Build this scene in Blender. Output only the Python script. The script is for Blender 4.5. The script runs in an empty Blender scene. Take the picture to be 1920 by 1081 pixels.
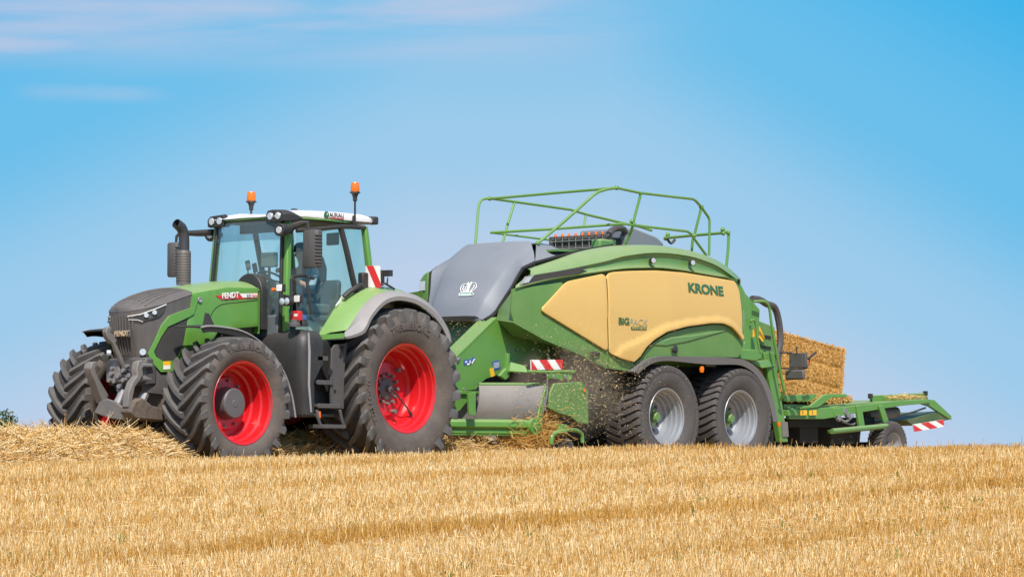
import bpy, bmesh, math, random
import numpy as np
from mathutils import Vector, Matrix
from mathutils.bvhtree import BVHTree
from mathutils.geometry import delaunay_2d_cdt
R = math.radians
rng = np.random.default_rng(7)
random.seed(5)
scene = bpy.context.scene
COL = scene.collection

# ------------------------------------------------------------------ camera
# frame of the scene: X runs backwards along the machines, Y away from the camera, Z up; metres
FPX, TH, YH = 6200.0, R(50.3), 880.0
PITCH = math.atan((YH - 540.5) / FPX)
fh = Vector((math.sin(TH), math.cos(TH), 0)); rt = Vector((math.cos(TH), -math.sin(TH), 0))
fw = fh * math.cos(PITCH) + Vector((0, 0, math.sin(PITCH))); up = rt.cross(fw)
CAM = Vector((-30.4456, -31.0579, 0.0))
cd = bpy.data.cameras.new('camera'); cam = bpy.data.objects.new('camera', cd); COL.objects.link(cam)
cam.matrix_world = Matrix(((rt.x, up.x, -fw.x, CAM.x), (rt.y, up.y, -fw.y, CAM.y), (rt.z, up.z, -fw.z, CAM.z), (0, 0, 0, 1)))
cd.sensor_width = 36.0; cd.lens = 36.0 * FPX / 1920.0
cd.clip_start = 0.5; cd.clip_end = 6000.0
scene.camera = cam

# ------------------------------------------------------------------ light
scene.view_settings.view_transform = 'Standard'; scene.view_settings.look = 'None'
scene.view_settings.gamma = 1.0; scene.view_settings.exposure = 0.36
SUN_EL, SUN_AZ = R(50), None
sun_dir = Vector((-0.70, -0.71, 0)).normalized() * math.cos(SUN_EL) + Vector((0, 0, math.sin(SUN_EL)))
sl = bpy.data.lights.new('sun', 'SUN'); sl.energy = 4.1; sl.angle = R(0.53); sl.color = (1.0, 0.95, 0.87)
so = bpy.data.objects.new('sun', sl); COL.objects.link(so)
so.rotation_euler = sun_dir.to_track_quat('Z', 'Y').to_euler(); so.location = (-10, -15, 25)

w = bpy.data.worlds.new('World'); scene.world = w; w.use_nodes = True
wn, wl = w.node_tree.nodes, w.node_tree.links
wn.clear()
def WN(t, **k):
    n = wn.new(t)
    for a, b in k.items(): setattr(n, a, b)
    return n
def wmath(op, a, b=None, c=None, clamp=False):
    n = WN('ShaderNodeMath', operation=op); n.use_clamp = clamp
    for i, v in enumerate((a, b, c)):
        if v is None: continue
        if isinstance(v, (int, float)): n.inputs[i].default_value = v
        else: wl.new(v, n.inputs[i])
    return n.outputs[0]
sky = WN('ShaderNodeTexSky', sky_type='NISHITA'); sky.sun_disc = False
sky.sun_elevation = SUN_EL; sky.sun_rotation = math.atan2(sun_dir.x, sun_dir.y)
sky.air_density = 1.0; sky.dust_density = 1.2; sky.ozone_density = 1.5
bg1 = WN('ShaderNodeBackground'); bg1.inputs[1].default_value = 0.13
wl.new(sky.outputs[0], bg1.inputs[0])
tc = WN('ShaderNodeTexCoord')
dz = WN('ShaderNodeSeparateXYZ'); wl.new(tc.outputs['Generated'], dz.inputs[0])
dotr = WN('ShaderNodeVectorMath', operation='DOT_PRODUCT'); wl.new(tc.outputs['Generated'], dotr.inputs[0]); dotr.inputs[1].default_value = rt
el, az = dz.outputs['Z'], dotr.outputs['Value']
# clear summer air: pale towards the horizon, deepest in the east (right) and overhead
d2 = wmath('SUBTRACT', az, 0.0)
east = wmath('MULTIPLY', wmath('MAXIMUM', wmath('SUBTRACT', az, 0.03), 0.0), 0.55)
west = wmath('MULTIPLY', wmath('MAXIMUM', wmath('SUBTRACT', -0.03, az), 0.0), 0.42)
tt = wmath('ADD', wmath('ADD', el, east), west)
mr = WN('ShaderNodeMapRange'); wl.new(tt, mr.inputs[0]); mr.inputs[1].default_value = 0.0; mr.inputs[2].default_value = 0.22
ramp = WN('ShaderNodeValToRGB'); wl.new(mr.outputs[0], ramp.inputs[0])
def srgb(r, g, b):
    f = lambda c: (c / 255 / 12.92) if c / 255 <= .04045 else ((c / 255 + .055) / 1.055) ** 2.4
    return (f(r), f(g), f(b), 1)
cr = ramp.color_ramp; cr.interpolation = 'EASE'
stops = [(0.0, (205, 213, 235)), (0.24, (190, 208, 233)), (0.45, (157, 203, 235)), (0.68, (108, 191, 235)), (1.0, (58, 178, 234))]
cr.elements[0].position = 0; cr.elements[0].color = srgb(*stops[0][1]); cr.elements[1].position = 1; cr.elements[1].color = srgb(*stops[-1][1])
for p, c in stops[1:-1]:
    e = cr.elements.new(p); e.color = srgb(*c)
# thin cirrus, drawn out sideways
mapn = WN('ShaderNodeCombineXYZ'); wl.new(wmath('MULTIPLY', az, 9.0), mapn.inputs[0]); wl.new(wmath('MULTIPLY', wmath('SUBTRACT', el, wmath('MULTIPLY', az, 0.03)), 75.0), mapn.inputs[1])
nz = WN('ShaderNodeTexNoise'); wl.new(mapn.outputs[0], nz.inputs['Vector']); nz.inputs['Scale'].default_value = 1.0; nz.inputs['Detail'].default_value = 7; nz.inputs['Roughness'].default_value = .55; nz.inputs['Distortion'].default_value = .4
def smooth(v, a, b):
    n = WN('ShaderNodeMapRange', interpolation_type='SMOOTHSTEP'); wl.new(v, n.inputs[0]); n.inputs[1].default_value = a; n.inputs[2].default_value = b
    return n.outputs[0]
band = wmath('MAXIMUM', wmath('MULTIPLY', smooth(el, .112, .142), wmath('SUBTRACT', 1.0, smooth(az, -.03, .075))),
             wmath('MAXIMUM', wmath('MULTIPLY', wmath('MULTIPLY', smooth(el, .121, .127), wmath('SUBTRACT', 1.0, smooth(el, .127, .132))), wmath('SUBTRACT', 1.0, smooth(az, -.150, -.10))),
             wmath('MULTIPLY', wmath('MULTIPLY', smooth(el, .1085, .1125), wmath('SUBTRACT', .45, wmath('MULTIPLY', .45, smooth(el, .1125, .1165)))), wmath('MULTIPLY', smooth(az, -.152, -.138), wmath('SUBTRACT', 1.0, smooth(az, -.118, -.098))))))
cl = wmath('MULTIPLY', band, wmath('MULTIPLY_ADD', smooth(nz.outputs[0], .30, .70), .58, .12), clamp=True)
cm = WN('ShaderNodeMixRGB'); wl.new(cl, cm.inputs[0]); wl.new(ramp.outputs[0], cm.inputs[1]); cm.inputs[2].default_value = srgb(214, 207, 226)
bg2 = WN('ShaderNodeBackground'); wl.new(cm.outputs[0], bg2.inputs[0]); bg2.inputs[1].default_value = 2 ** -scene.view_settings.exposure
mixs = WN('ShaderNodeMixShader')
wl.new(smooth(el, .19, .5), mixs.inputs[0]); wl.new(bg2.outputs[0], mixs.inputs[1]); wl.new(bg1.outputs[0], mixs.inputs[2])
wo = WN('ShaderNodeOutputWorld'); wl.new(mixs.outputs[0], wo.inputs[0])

# ------------------------------------------------------------------ materials
MATS = {}
def mat(name, col, rough=.5, metal=0.0, dust=0.0, dcol=(.42, .33, .22), dscale=3.0, settle=0.0, bump=0.0, bscale=60.0, coat=0.0, streak=False, spec=.5, var=0.0):
    """procedural surface: base colour, patchy dust, settled dust on upward faces, fine bump"""
    m = bpy.data.materials.new(name); m.use_nodes = True
    n, l = m.node_tree.nodes, m.node_tree.links
    b = n['Principled BSDF']; b.inputs['Roughness'].default_value = rough; b.inputs['Metallic'].default_value = metal
    b.inputs['Coat Weight'].default_value = coat; b.inputs['Coat Roughness'].default_value = .12
    b.inputs['Specular IOR Level'].default_value = spec
    b.inputs['Base Color'].default_value = (*col, 1)
    t = n.new('ShaderNodeTexCoord')
    fac = None
    if dust or settle or var:
        mp = n.new('ShaderNodeMapping'); l.new(t.outputs['Object'], mp.inputs[0])
        if streak: mp.inputs['Scale'].default_value = (3.5, 3.5, .5)
        a = n.new('ShaderNodeTexNoise'); l.new(mp.outputs[0], a.inputs['Vector']); a.inputs['Scale'].default_value = dscale; a.inputs['Detail'].default_value = 9; a.inputs['Roughness'].default_value = .68
        a3 = n.new('ShaderNodeTexNoise'); l.new(mp.outputs[0], a3.inputs['Vector']); a3.inputs['Scale'].default_value = dscale * 9; a3.inputs['Detail'].default_value = 6; a3.inputs['Roughness'].default_value = .7
        m3 = n.new('ShaderNodeMath'); m3.operation = 'MULTIPLY_ADD'; l.new(a3.outputs[0], m3.inputs[0]); m3.inputs[1].default_value = .4; m3.inputs[2].default_value = -.2
        m4 = n.new('ShaderNodeMath'); m4.operation = 'ADD'; l.new(a.outputs[0], m4.inputs[0]); l.new(m3.outputs[0], m4.inputs[1])
        r = n.new('ShaderNodeMapRange'); l.new(m4.outputs[0], r.inputs[0]); r.inputs[1].default_value = .32; r.inputs[2].default_value = .75; r.inputs[3].default_value = dust * .25; r.inputs[4].default_value = dust
        fac = r.outputs[0]
        if settle:
            g = n.new('ShaderNodeNewGeometry'); s = n.new('ShaderNodeSeparateXYZ'); l.new(g.outputs['Normal'], s.inputs[0])
            q = n.new('ShaderNodeMapRange'); l.new(s.outputs['Z'], q.inputs[0]); q.inputs[1].default_value = .2; q.inputs[2].default_value = 1; q.inputs[4].default_value = settle
            ad = n.new('ShaderNodeMath'); ad.operation = 'ADD'; ad.use_clamp = True; l.new(fac, ad.inputs[0]); l.new(q.outputs[0], ad.inputs[1]); fac = ad.outputs[0]
        mx = n.new('ShaderNodeMixRGB'); l.new(fac, mx.inputs[0]); mx.inputs[1].default_value = (*col, 1); mx.inputs[2].default_value = (*dcol, 1)
        l.new(mx.outputs[0], b.inputs['Base Color'])
        rr = n.new('ShaderNodeMapRange'); l.new(fac, rr.inputs[0]); rr.inputs[3].default_value = rough; rr.inputs[4].default_value = .9
        l.new(rr.outputs[0], b.inputs['Roughness'])
    if bump:
        a2 = n.new('ShaderNodeTexNoise'); l.new(t.outputs['Object'], a2.inputs['Vector']); a2.inputs['Scale'].default_value = bscale; a2.inputs['Detail'].default_value = 4
        bp = n.new('ShaderNodeBump'); bp.inputs['Strength'].default_value = bump; bp.inputs['Distance'].default_value = .02; l.new(a2.outputs[0], bp.inputs['Height']); l.new(bp.outputs[0], b.inputs['Normal'])
    MATS[name] = m
    return m
DUST = (.40, .31, .21)
M_green = mat('tractor green paint', (.090, .27, .030), .32, dust=.12, settle=.30, dcol=(.50, .52, .30), coat=.35)
M_kgreen = mat('baler green paint', (.085, .215, .042), .34, dust=.14, settle=.42, dcol=(.42, .45, .27), coat=.25)
M_kgreen2 = mat('bright green steel', (.085, .25, .032), .36, dust=.14, settle=.30, dcol=(.40, .42, .24), coat=.2)
M_kdusty = mat('dusty green paint', (.085, .215, .040), .38, dust=.24, settle=.35, dcol=(.34, .36, .20), dscale=2.2)
M_yellow = mat('yellow panel', (.65, .415, .115), .36, dust=.24, dcol=(.55, .38, .18), dscale=1.6, streak=True, coat=.25)
M_grey = mat('grey plastic hood', (.16, .178, .21), .40, dust=.18, settle=.22, dcol=(.34, .34, .34), dscale=2.0)
M_fendgrey = mat('mid grey plastic', (.27, .26, .26), .5, dust=.2, settle=.1, dcol=(.42, .37, .33))
M_dark = mat('dark grey plastic', (.062, .060, .062), .5, dust=.32, settle=.15, dcol=(.19, .165, .145), dscale=4, streak=True)
M_nose = mat('dark nose plastic', (.078, .072, .071), .42, dust=.28, settle=.18, dcol=(.22, .19, .165), dscale=3, streak=True)
M_black = mat('black plastic', (.020, .020, .021), .45, dust=.16, settle=.12, dcol=(.16, .14, .12))
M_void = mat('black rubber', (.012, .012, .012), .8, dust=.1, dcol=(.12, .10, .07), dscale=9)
M_mesh = mat('dark mesh screen', (.035, .034, .035), .6, dust=.3, dcol=(.13, .11, .09), bump=.6, bscale=300)
M_tyre = mat('tyre rubber', (.050, .046, .045), .72, dust=.62, dcol=(.215, .165, .13), dscale=3.5, bump=.25, bscale=45, settle=.05)
M_lug = mat('tyre lug rubber', (.066, .063, .063), .60, dust=.42, dcol=(.20, .18, .16), dscale=6, bump=.2, bscale=50, settle=.15)
M_base = mat('shaded tread base rubber', (.030, .027, .026), .8, dust=.35, dcol=(.12, .095, .08), dscale=6, bump=.2, bscale=50)  # shade between the lugs put into a darker, less dusty rubber colour
M_ktyre = mat('dusty tyre rubber', (.050, .047, .047), .75, dust=.45, dcol=(.165, .14, .125), dscale=5, bump=.3, bscale=40)
M_red = mat('red wheel paint', (.60, .009, .014), .28, dust=.06, dcol=(.45, .10, .08), coat=.5)
M_silver = mat('silver wheel paint', (.28, .30, .34), .40, metal=.35, dust=.25, dcol=(.42, .37, .31), coat=.1)
M_steel = mat('bare steel', (.30, .30, .31), .45, metal=.5, dust=.35, dcol=(.24, .20, .17), dscale=8)
M_castgrey = mat('grey cast metal', (.125, .125, .13), .5, dust=.45, dcol=(.32, .26, .20), dscale=5)
M_mud = mat('mud caked casting', (.06, .055, .05), .7, dust=.75, dcol=(.21, .155, .11), dscale=7, bump=.5, bscale=18)
M_white = mat('white roof paint', (.74, .72, .70), .35, dust=.15, settle=.04, dcol=(.6, .52, .45), coat=.2)
M_whitep = mat('white marking', (.80, .79, .77), .45, dust=.12, dcol=(.5, .44, .36))
M_redp = mat('red marking', (.60, .015, .02), .4, dust=.1, dcol=(.5, .25, .2))
M_orange = mat('orange lens', (.85, .16, .005), .2, coat=.5)
M_yellowp = mat('yellow sticker', (.85, .47, .01), .45, dust=.1)
M_bluep = mat('blue sticker', (.03, .10, .32), .45, dust=.1)
M_lens = mat('lamp glass', (.62, .66, .70), .12, metal=.35, coat=.6, bump=.3, bscale=90)
M_lamp = mat('white lamp lens', (.80, .78, .74), .18, coat=.6, bump=.2, bscale=80)
M_seat = mat('seat fabric', (.06, .075, .085), .8, bump=.1)
M_inside = mat('cab trim', (.115, .13, .135), .7)
M_skin = mat('skin', (.52, .28, .19), .55)
M_shirt = mat('pale blue shirt', (.28, .36, .43), .85, bump=.2, bscale=25)
M_trousers = mat('dark trousers', (.04, .05, .07), .9)
M_hair = mat('dark cap', (.015, .015, .018), .8)
M_txtgreen = mat('dark green lettering', (.035, .13, .055), .45)
M_grey_txt = mat('grey outline lettering', (.42, .36, .22), .5)
M_logo = mat('pale green logo', (.38, .60, .46), .5)
M_hose = mat('grey hose', (.060, .054, .054), .6, dust=.25, dcol=(.2, .17, .15))

def glass_mat(name, tint, rough=.02, refl=1.0):
    m = bpy.data.materials.new(name); m.use_nodes = True
    n, l = m.node_tree.nodes, m.node_tree.links
    n.clear()
    o = n.new('ShaderNodeOutputMaterial'); t = n.new('ShaderNodeBsdfTransparent'); t.inputs[0].default_value = (*tint, 1)
    g = n.new('ShaderNodeBsdfGlossy'); g.inputs['Roughness'].default_value = rough
    d = n.new('ShaderNodeBsdfDiffuse'); d.inputs[0].default_value = (.55, .62, .6, 1)
    fr = n.new('ShaderNodeLayerWeight'); fr.inputs[0].default_value = .5
    pw = n.new('ShaderNodeMath'); pw.operation = 'POWER'; pw.inputs[1].default_value = 5; l.new(fr.outputs['Facing'], pw.inputs[0])
    mu = n.new('ShaderNodeMath'); mu.operation = 'MULTIPLY_ADD'; mu.inputs[1].default_value = .9 * refl; mu.inputs[2].default_value = .035 * refl; l.new(pw.outputs[0], mu.inputs[0])
    mx0 = n.new('ShaderNodeMixShader'); mx0.inputs[0].default_value = .05; l.new(t.outputs[0], mx0.inputs[1]); l.new(d.outputs[0], mx0.inputs[2])
    mx = n.new('ShaderNodeMixShader'); l.new(mu.outputs[0], mx.inputs[0]); l.new(mx0.outputs[0], mx.inputs[1]); l.new(g.outputs[0], mx.inputs[2]); l.new(mx.outputs[0], o.inputs[0])
    return m
M_glass = glass_mat('tinted cab glass', (.91, .998, .975))
M_clear = glass_mat('clear lamp cover', (.95, .95, .95))

def straw_mat(name, a, b, c, rough=.7):
    m = bpy.data.materials.new(name); m.use_nodes = True
    n, l = m.node_tree.nodes, m.node_tree.links; p = n['Principled BSDF']; p.inputs['Roughness'].default_value = rough
    at_ = n.new('ShaderNodeAttribute'); at_.attribute_name = 'tone'
    r = n.new('ShaderNodeValToRGB'); l.new(at_.outputs['Fac'], r.inputs[0])
    r.color_ramp.elements[0].color = (*a, 1); r.color_ramp.elements[1].color = (*c, 1); e = r.color_ramp.elements.new(.5); e.color = (*b, 1)
    l.new(r.outputs[0], p.inputs['Base Color'])
    p.inputs['Specular IOR Level'].default_value = .35
    return m
M_straw = straw_mat('dry straw', (.49, .245, .036), (.69, .435, .150), (.90, .73, .43))
M_strawo = straw_mat('golden straw', (.50, .25, .05), (.72, .42, .115), (.88, .62, .27))

# ------------------------------------------------------------------ mesh helpers
def at(px, py, Y):
    """the point of the plane Y = const on a measured sight line (depth comes from Y)"""
    d = fw + rt * ((px - 960) / FPX) - up * ((py - 540.5) / FPX)
    t = (Y - CAM.y) / d.y
    return CAM + d * t
def atp(px, py, p0, nrm):
    d = fw + rt * ((px - 960) / FPX) - up * ((py - 540.5) / FPX)
    return CAM + d * ((Vector(p0) - CAM).dot(nrm) / d.dot(nrm))
def ats(px, py, f):
    Y = -1.0
    for _ in range(40):
        q = at(px, py, Y); Y = .4 * Y + .6 * f(q.x, q.z)
    q = at(px, py, Y)
    return q

class MB:
    def __init__(s): s.v = []; s.f = []
    def add(s, vs, fs):
        o = len(s.v); s.v += [tuple(v) for v in vs]; s.f += [[i + o for i in f] for f in fs]; return s
    def box(s, c, d, rot=None):
        x, y, z = d[0] / 2, d[1] / 2, d[2] / 2
        vs = [Vector(p) for p in ((-x, -y, -z), (x, -y, -z), (x, y, -z), (-x, y, -z), (-x, -y, z), (x, -y, z), (x, y, z), (-x, y, z))]
        if rot is not None: vs = [rot @ v for v in vs]
        return s.add([v + Vector(c) for v in vs], [[0, 3, 2, 1], [4, 5, 6, 7], [0, 1, 5, 4], [1, 2, 6, 5], [2, 3, 7, 6], [3, 0, 4, 7]])
    def bb(s, x0, x1, y0, y1, z0, z1): return s.box(((x0 + x1) / 2, (y0 + y1) / 2, (z0 + z1) / 2), (abs(x1 - x0), abs(y1 - y0), abs(z1 - z0)))
    def prism(s, pts, y0, y1):
        """polygon of (x, z) extruded from y0 to y1"""
        n = len(pts); vs = [(p[0], y0, p[1]) for p in pts] + [(p[0], y1, p[1]) for p in pts]
        return s.add(vs, [list(range(n)), list(range(2 * n - 1, n - 1, -1))] + [[i, i + n, (i + 1) % n + n, (i + 1) % n] for i in range(n)])
    def slab(s, pts, off):
        """polygon of 3-D points pushed by the vector off"""
        n = len(pts); off = Vector(off); vs = [Vector(p) for p in pts]; vs = vs + [v + off for v in vs]
        return s.add(vs, [list(range(n)), list(range(2 * n - 1, n - 1, -1))] + [[i, i + n, (i + 1) % n + n, (i + 1) % n] for i in range(n)])
    def tube(s, path, r, seg=10, closed=False, caps=True):
        P = [Vector(p) for p in path]; n = len(P); rad = r if isinstance(r, (list, tuple)) else [r] * n
        ring = []; ref = None
        for i in range(n):
            if closed: d = P[(i + 1) % n] - P[i - 1]
            else: d = P[min(i + 1, n - 1)] - P[max(i - 1, 0)]
            d.normalize()
            if ref is None: ref = Vector((0, 0, 1)) if abs(d.z) < .9 else Vector((1, 0, 0))
            u = (ref - d * ref.dot(d)).normalized(); v = d.cross(u); ref = u
            ring.append([P[i] + (u * math.cos(2 * math.pi * k / seg) + v * math.sin(2 * math.pi * k / seg)) * rad[i] for k in range(seg)])
        fs = []
        for i in range(n if closed else n - 1):
            j = (i + 1) % n
            fs += [[i * seg + k, i * seg + (k + 1) % seg, j * seg + (k + 1) % seg, j * seg + k] for k in range(seg)]
        if caps and not closed: fs += [list(range(seg - 1, -1, -1)), [(n - 1) * seg + k for k in range(seg)]]
        return s.add([p for q in ring for p in q], fs)
    def bar(s, a, b, wd, ht, upv=(0, 0, 1)):
        a, b = Vector(a), Vector(b); d = (b - a); L = d.length; d.normalize(); u = Vector(upv); sd = d.cross(u).normalized(); u = sd.cross(d)
        m = Matrix((d, sd, u)).transposed()
        return s.box((a + b) / 2, (L, wd, ht), m)
    def lathe(s, prof, c=(0, 0, 0), axis='Y', seg=48, closed=False):
        """profile of (position along the axis, radius)"""
        n = len(prof); vs = []
        for k in range(seg):
            a = 2 * math.pi * k / seg; ca, sa = math.cos(a), math.sin(a)
            for (y, r) in prof:
                p = {'Y': (r * ca, y, r * sa), 'Z': (r * ca, r * sa, y), 'X': (y, r * ca, r * sa)}[axis]
                vs.append((p[0] + c[0], p[1] + c[1], p[2] + c[2]))
        fs = []
        for k in range(seg):
            k2 = (k + 1) % seg
            for i in range(n if closed else n - 1):
                j = (i + 1) % n
                fs.append([k * n + i, k * n + j, k2 * n + j, k2 * n + i])
        return s.add(vs, fs)
    def cyl(s, a, b, r, r2=None, seg=20): return s.tube([a, b], [r, r if r2 is None else r2], seg)
    def grid(s, rows, closed=False, flip=False):
        n = len(rows[0]); vs = [p for r in rows for p in r]; fs = []
        for i in range(len(rows) - 1):
            for k in range(n if closed else n - 1):
                k2 = (k + 1) % n; q = [i * n + k, i * n + k2, (i + 1) * n + k2, (i + 1) * n + k]
                fs.append(q[::-1] if flip else q)
        return s.add(vs, fs)
    def mirror(s):
        o = len(s.v); s.v += [(x, -y, z) for x, y, z in s.v]; s.f += [[i + o for i in f[::-1]] for f in s.f]; return s
    def build(s, name, m, parent=None, bevel=0, ang=35, thick=0, seg=2, loc=None, weld=False):
        me = bpy.data.meshes.new(name)
        me.from_pydata(s.v, [], s.f); me.update()
        bm = bmesh.new(); bm.from_mesh(me)
        if weld: bmesh.ops.remove_doubles(bm, verts=bm.verts, dist=.0005)
        bmesh.ops.recalc_face_normals(bm, faces=bm.faces); bm.to_mesh(me); bm.free()
        for p in me.polygons: p.use_smooth = True
        me.set_sharp_from_angle(angle=R(ang))
        me.materials.append(m)
        o = bpy.data.objects.new(name, me); COL.objects.link(o)
        if thick:
            sd = o.modifiers.new('solid', 'SOLIDIFY'); sd.thickness = abs(thick); sd.offset = -1 if thick > 0 else 1
            if not bevel: es = o.modifiers.new('split', 'EDGE_SPLIT'); es.split_angle = R(max(ang, 45))
        if bevel:
            b = o.modifiers.new('bevel', 'BEVEL'); b.width = bevel; b.segments = seg; b.limit_method = 'ANGLE'; b.angle_limit = R(38); b.harden_normals = False
        adopt(o, parent, loc)
        return o
def origin(o):
    p = Vector((0, 0, 0))
    while o is not None: p += o.location; o = o.parent
    return p
def adopt(o, parent, loc=None):
    """mesh data is written in scene coordinates; hang it under its thing without moving it"""
    if loc is not None: o.location = loc
    if parent is not None:
        o.parent = parent
        if loc is None: o.location = -origin(parent)
def thing(name, label, cat, loc=(0, 0, 0), group=None):
    o = bpy.data.objects.new(name, None); COL.objects.link(o); o.location = loc; o.empty_display_size = .3
    o['label'] = label; o['category'] = cat
    if group: o['group'] = group
    return o
def tag(o, label, cat, group=None):
    o['label'] = label; o['category'] = cat
    if group: o['group'] = group
    return o
def arcpts(pts, n=6, closed=False):
    """Catmull-Rom through the points"""
    P = [Vector(p) for p in pts]; out = []; m = len(P)
    for i in range(m if closed else m - 1):
        p0 = P[i - 1] if (i > 0 or closed) else P[0]; p1 = P[i]; p2 = P[(i + 1) % m]; p3 = P[(i + 2) % m] if (i + 2 < m or closed) else P[-1]
        for k in range(n):
            t = k / n
            out.append(.5 * ((2 * p1) + (p2 - p0) * t + (2 * p0 - 5 * p1 + 4 * p2 - p3) * t * t + (3 * p1 - p0 - 3 * p2 + p3) * t ** 3))
    if not closed: out.append(P[-1])
    return out
def resample(pts, n):
    P = [Vector(p) for p in pts]; L = [0]
    for a, b in zip(P, P[1:]): L.append(L[-1] + (b - a).length)
    out = []
    for k in range(n):
        t = L[-1] * k / (n - 1); i = 0
        while i < len(L) - 2 and L[i + 1] < t: i += 1
        u = (t - L[i]) / max(1e-9, L[i + 1] - L[i]); out.append(P[i].lerp(P[i + 1], u))
    return out
_bvh = {}
def hit(obj, px, py, lift=.0):
    """where a measured sight line meets a finished part"""
    if obj.name not in _bvh:
        ev = obj.evaluated_get(bpy.context.evaluated_depsgraph_get()); m_ = ev.to_mesh(); _bvh[obj.name] = BVHTree.FromPolygons([v.co.copy() for v in m_.vertices], [p.vertices[:] for p in m_.polygons]); ev.to_mesh_clear()
    t = _bvh[obj.name]
    d = (fw + rt * ((px - 960) / FPX) - up * ((py - 540.5) / FPX)).normalized()
    q, n, i, _ = t.ray_cast(CAM, d)
    if n.dot(d) > 0: n = -n
    return q + n * lift, n
def rounded(pts, r, n=5):
    """round the corners of a 2-D polygon; r is one radius or one per corner"""
    P = [Vector((p[0], p[1])) for p in pts]; m = len(P); out = []
    for i in range(m):
        rr = r[i] if isinstance(r, (list, tuple)) else r
        a, b, c = P[i - 1], P[i], P[(i + 1) % m]
        if rr <= 0: out.append(b); continue
        u, v = (a - b), (c - b); d = min(rr, u.length * .45, v.length * .45); p, q = b + u.normalized() * d, b + v.normalized() * d
        for k in range(n + 1):
            t = k / n; out.append(p * (1 - t) ** 2 + b * 2 * t * (1 - t) + q * t * t)
    return out
def skin(name, m, parent, pix, f, thick=.03, step=.12, bevel=.008, rad=0, both=False, world=False, ang=35, edge=0):
    """a panel with a measured outline lying on the curved flank Y = f(X, Z); real thickness inwards"""
    pts = [((lambda q: (q.x, q.z))(ats(p[0], p[1], f)) if not world else (p[0], p[1])) for p in pix]
    if rad: pts = rounded(pts, rad)
    P2 = [Vector((p[0], p[1])) for p in pts]
    area = sum(P2[k - 1].x * P2[k].y - P2[k].x * P2[k - 1].y for k in range(len(P2)))
    if area < 0: P2 = P2[::-1]
    mb = MB()
    if edge:
        loop = resample(P2 + [P2[0]], 170)[:-1]; m_ = len(loop); rings = []
        nor = []
        for k in range(m_):
            t_ = (loop[(k + 1) % m_] - loop[k - 1]).normalized(); nor.append(Vector((-t_.y, t_.x)))
        for q in range(5):
            a_ = math.pi / 2 * q / 4; ins = edge * (1 - math.cos(a_)); dep = edge * (1 - math.sin(a_))
            rings.append([(p.x + n_.x * ins, dep, p.y + n_.y * ins) for p, n_ in zip(loop, nor)])
        mb.grid(rings, closed=True)
        P2 = [Vector((p[0], p[2])) for p in rings[-1]]
    else:
        Q = []
        for a_, b_ in zip(P2, P2[1:] + P2[:1]):
            k = max(1, int((b_ - a_).length / step)); Q += [a_.lerp(b_, i / k) for i in range(k)]
        P2 = Q
    xs = [p.x for p in P2]; zs = [p.y for p in P2]; nb = len(P2); A2 = np.array([p[:] for p in P2]); B2 = np.roll(A2, -1, 0)
    extra = []
    for gx_ in np.arange(min(xs) + step * .5, max(xs), step):
        for gz_ in np.arange(min(zs) + step * .5, max(zs), step):
            c = ((A2[:, 1] > gz_) != (B2[:, 1] > gz_)) & (gx_ < (B2[:, 0] - A2[:, 0]) * (gz_ - A2[:, 1]) / (B2[:, 1] - A2[:, 1] + 1e-12) + A2[:, 0])
            if c.sum() % 2 and np.min(np.hypot(A2[:, 0] - gx_, A2[:, 1] - gz_)) > step * .45: extra.append(Vector((gx_, gz_)))
    cv, ce, cf, *_ = delaunay_2d_cdt(P2 + extra, [], [list(range(nb))], 1, 1e-5)
    mb.add([(v.x, 0, v.y) for v in cv], [list(q) for q in cf])
    mb.v = [(x, y + f(x, z), z) for x, y, z in mb.v]
    me = bpy.data.meshes.new(name); me.from_pydata(mb.v, [], mb.f); me.update()
    bm = bmesh.new(); bm.from_mesh(me); bmesh.ops.remove_doubles(bm, verts=bm.verts, dist=.0004); bmesh.ops.recalc_face_normals(bm, faces=bm.faces)
    if sum(fc.normal.y * fc.calc_area() for fc in bm.faces) > 0: bmesh.ops.reverse_faces(bm, faces=bm.faces)
    bm.to_mesh(me); bm.free()
    for p in me.polygons: p.use_smooth = True
    me.set_sharp_from_angle(angle=R(ang)); me.materials.append(m)
    o = bpy.data.objects.new(name, me); COL.objects.link(o)
    if thick:
        sd = o.modifiers.new('solid', 'SOLIDIFY'); sd.thickness = thick; sd.offset = -1
        if not bevel and not edge: es = o.modifiers.new('split', 'EDGE_SPLIT'); es.split_angle = R(42)
    if bevel:
        b = o.modifiers.new('bevel', 'BEVEL'); b.width = bevel; b.segments = 2; b.limit_method = 'ANGLE'; b.angle_limit = R(50)
    adopt(o, parent)
    if both:
        mb2 = MB(); mb2.v = mb.v; mb2.f = mb.f; mb2.v = [(x, -y, z) for x, y, z in mb.v]; mb2.f = [q[::-1] for q in mb.f]
        mb2.build(name, m, parent, ang=ang)
    return o
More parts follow.
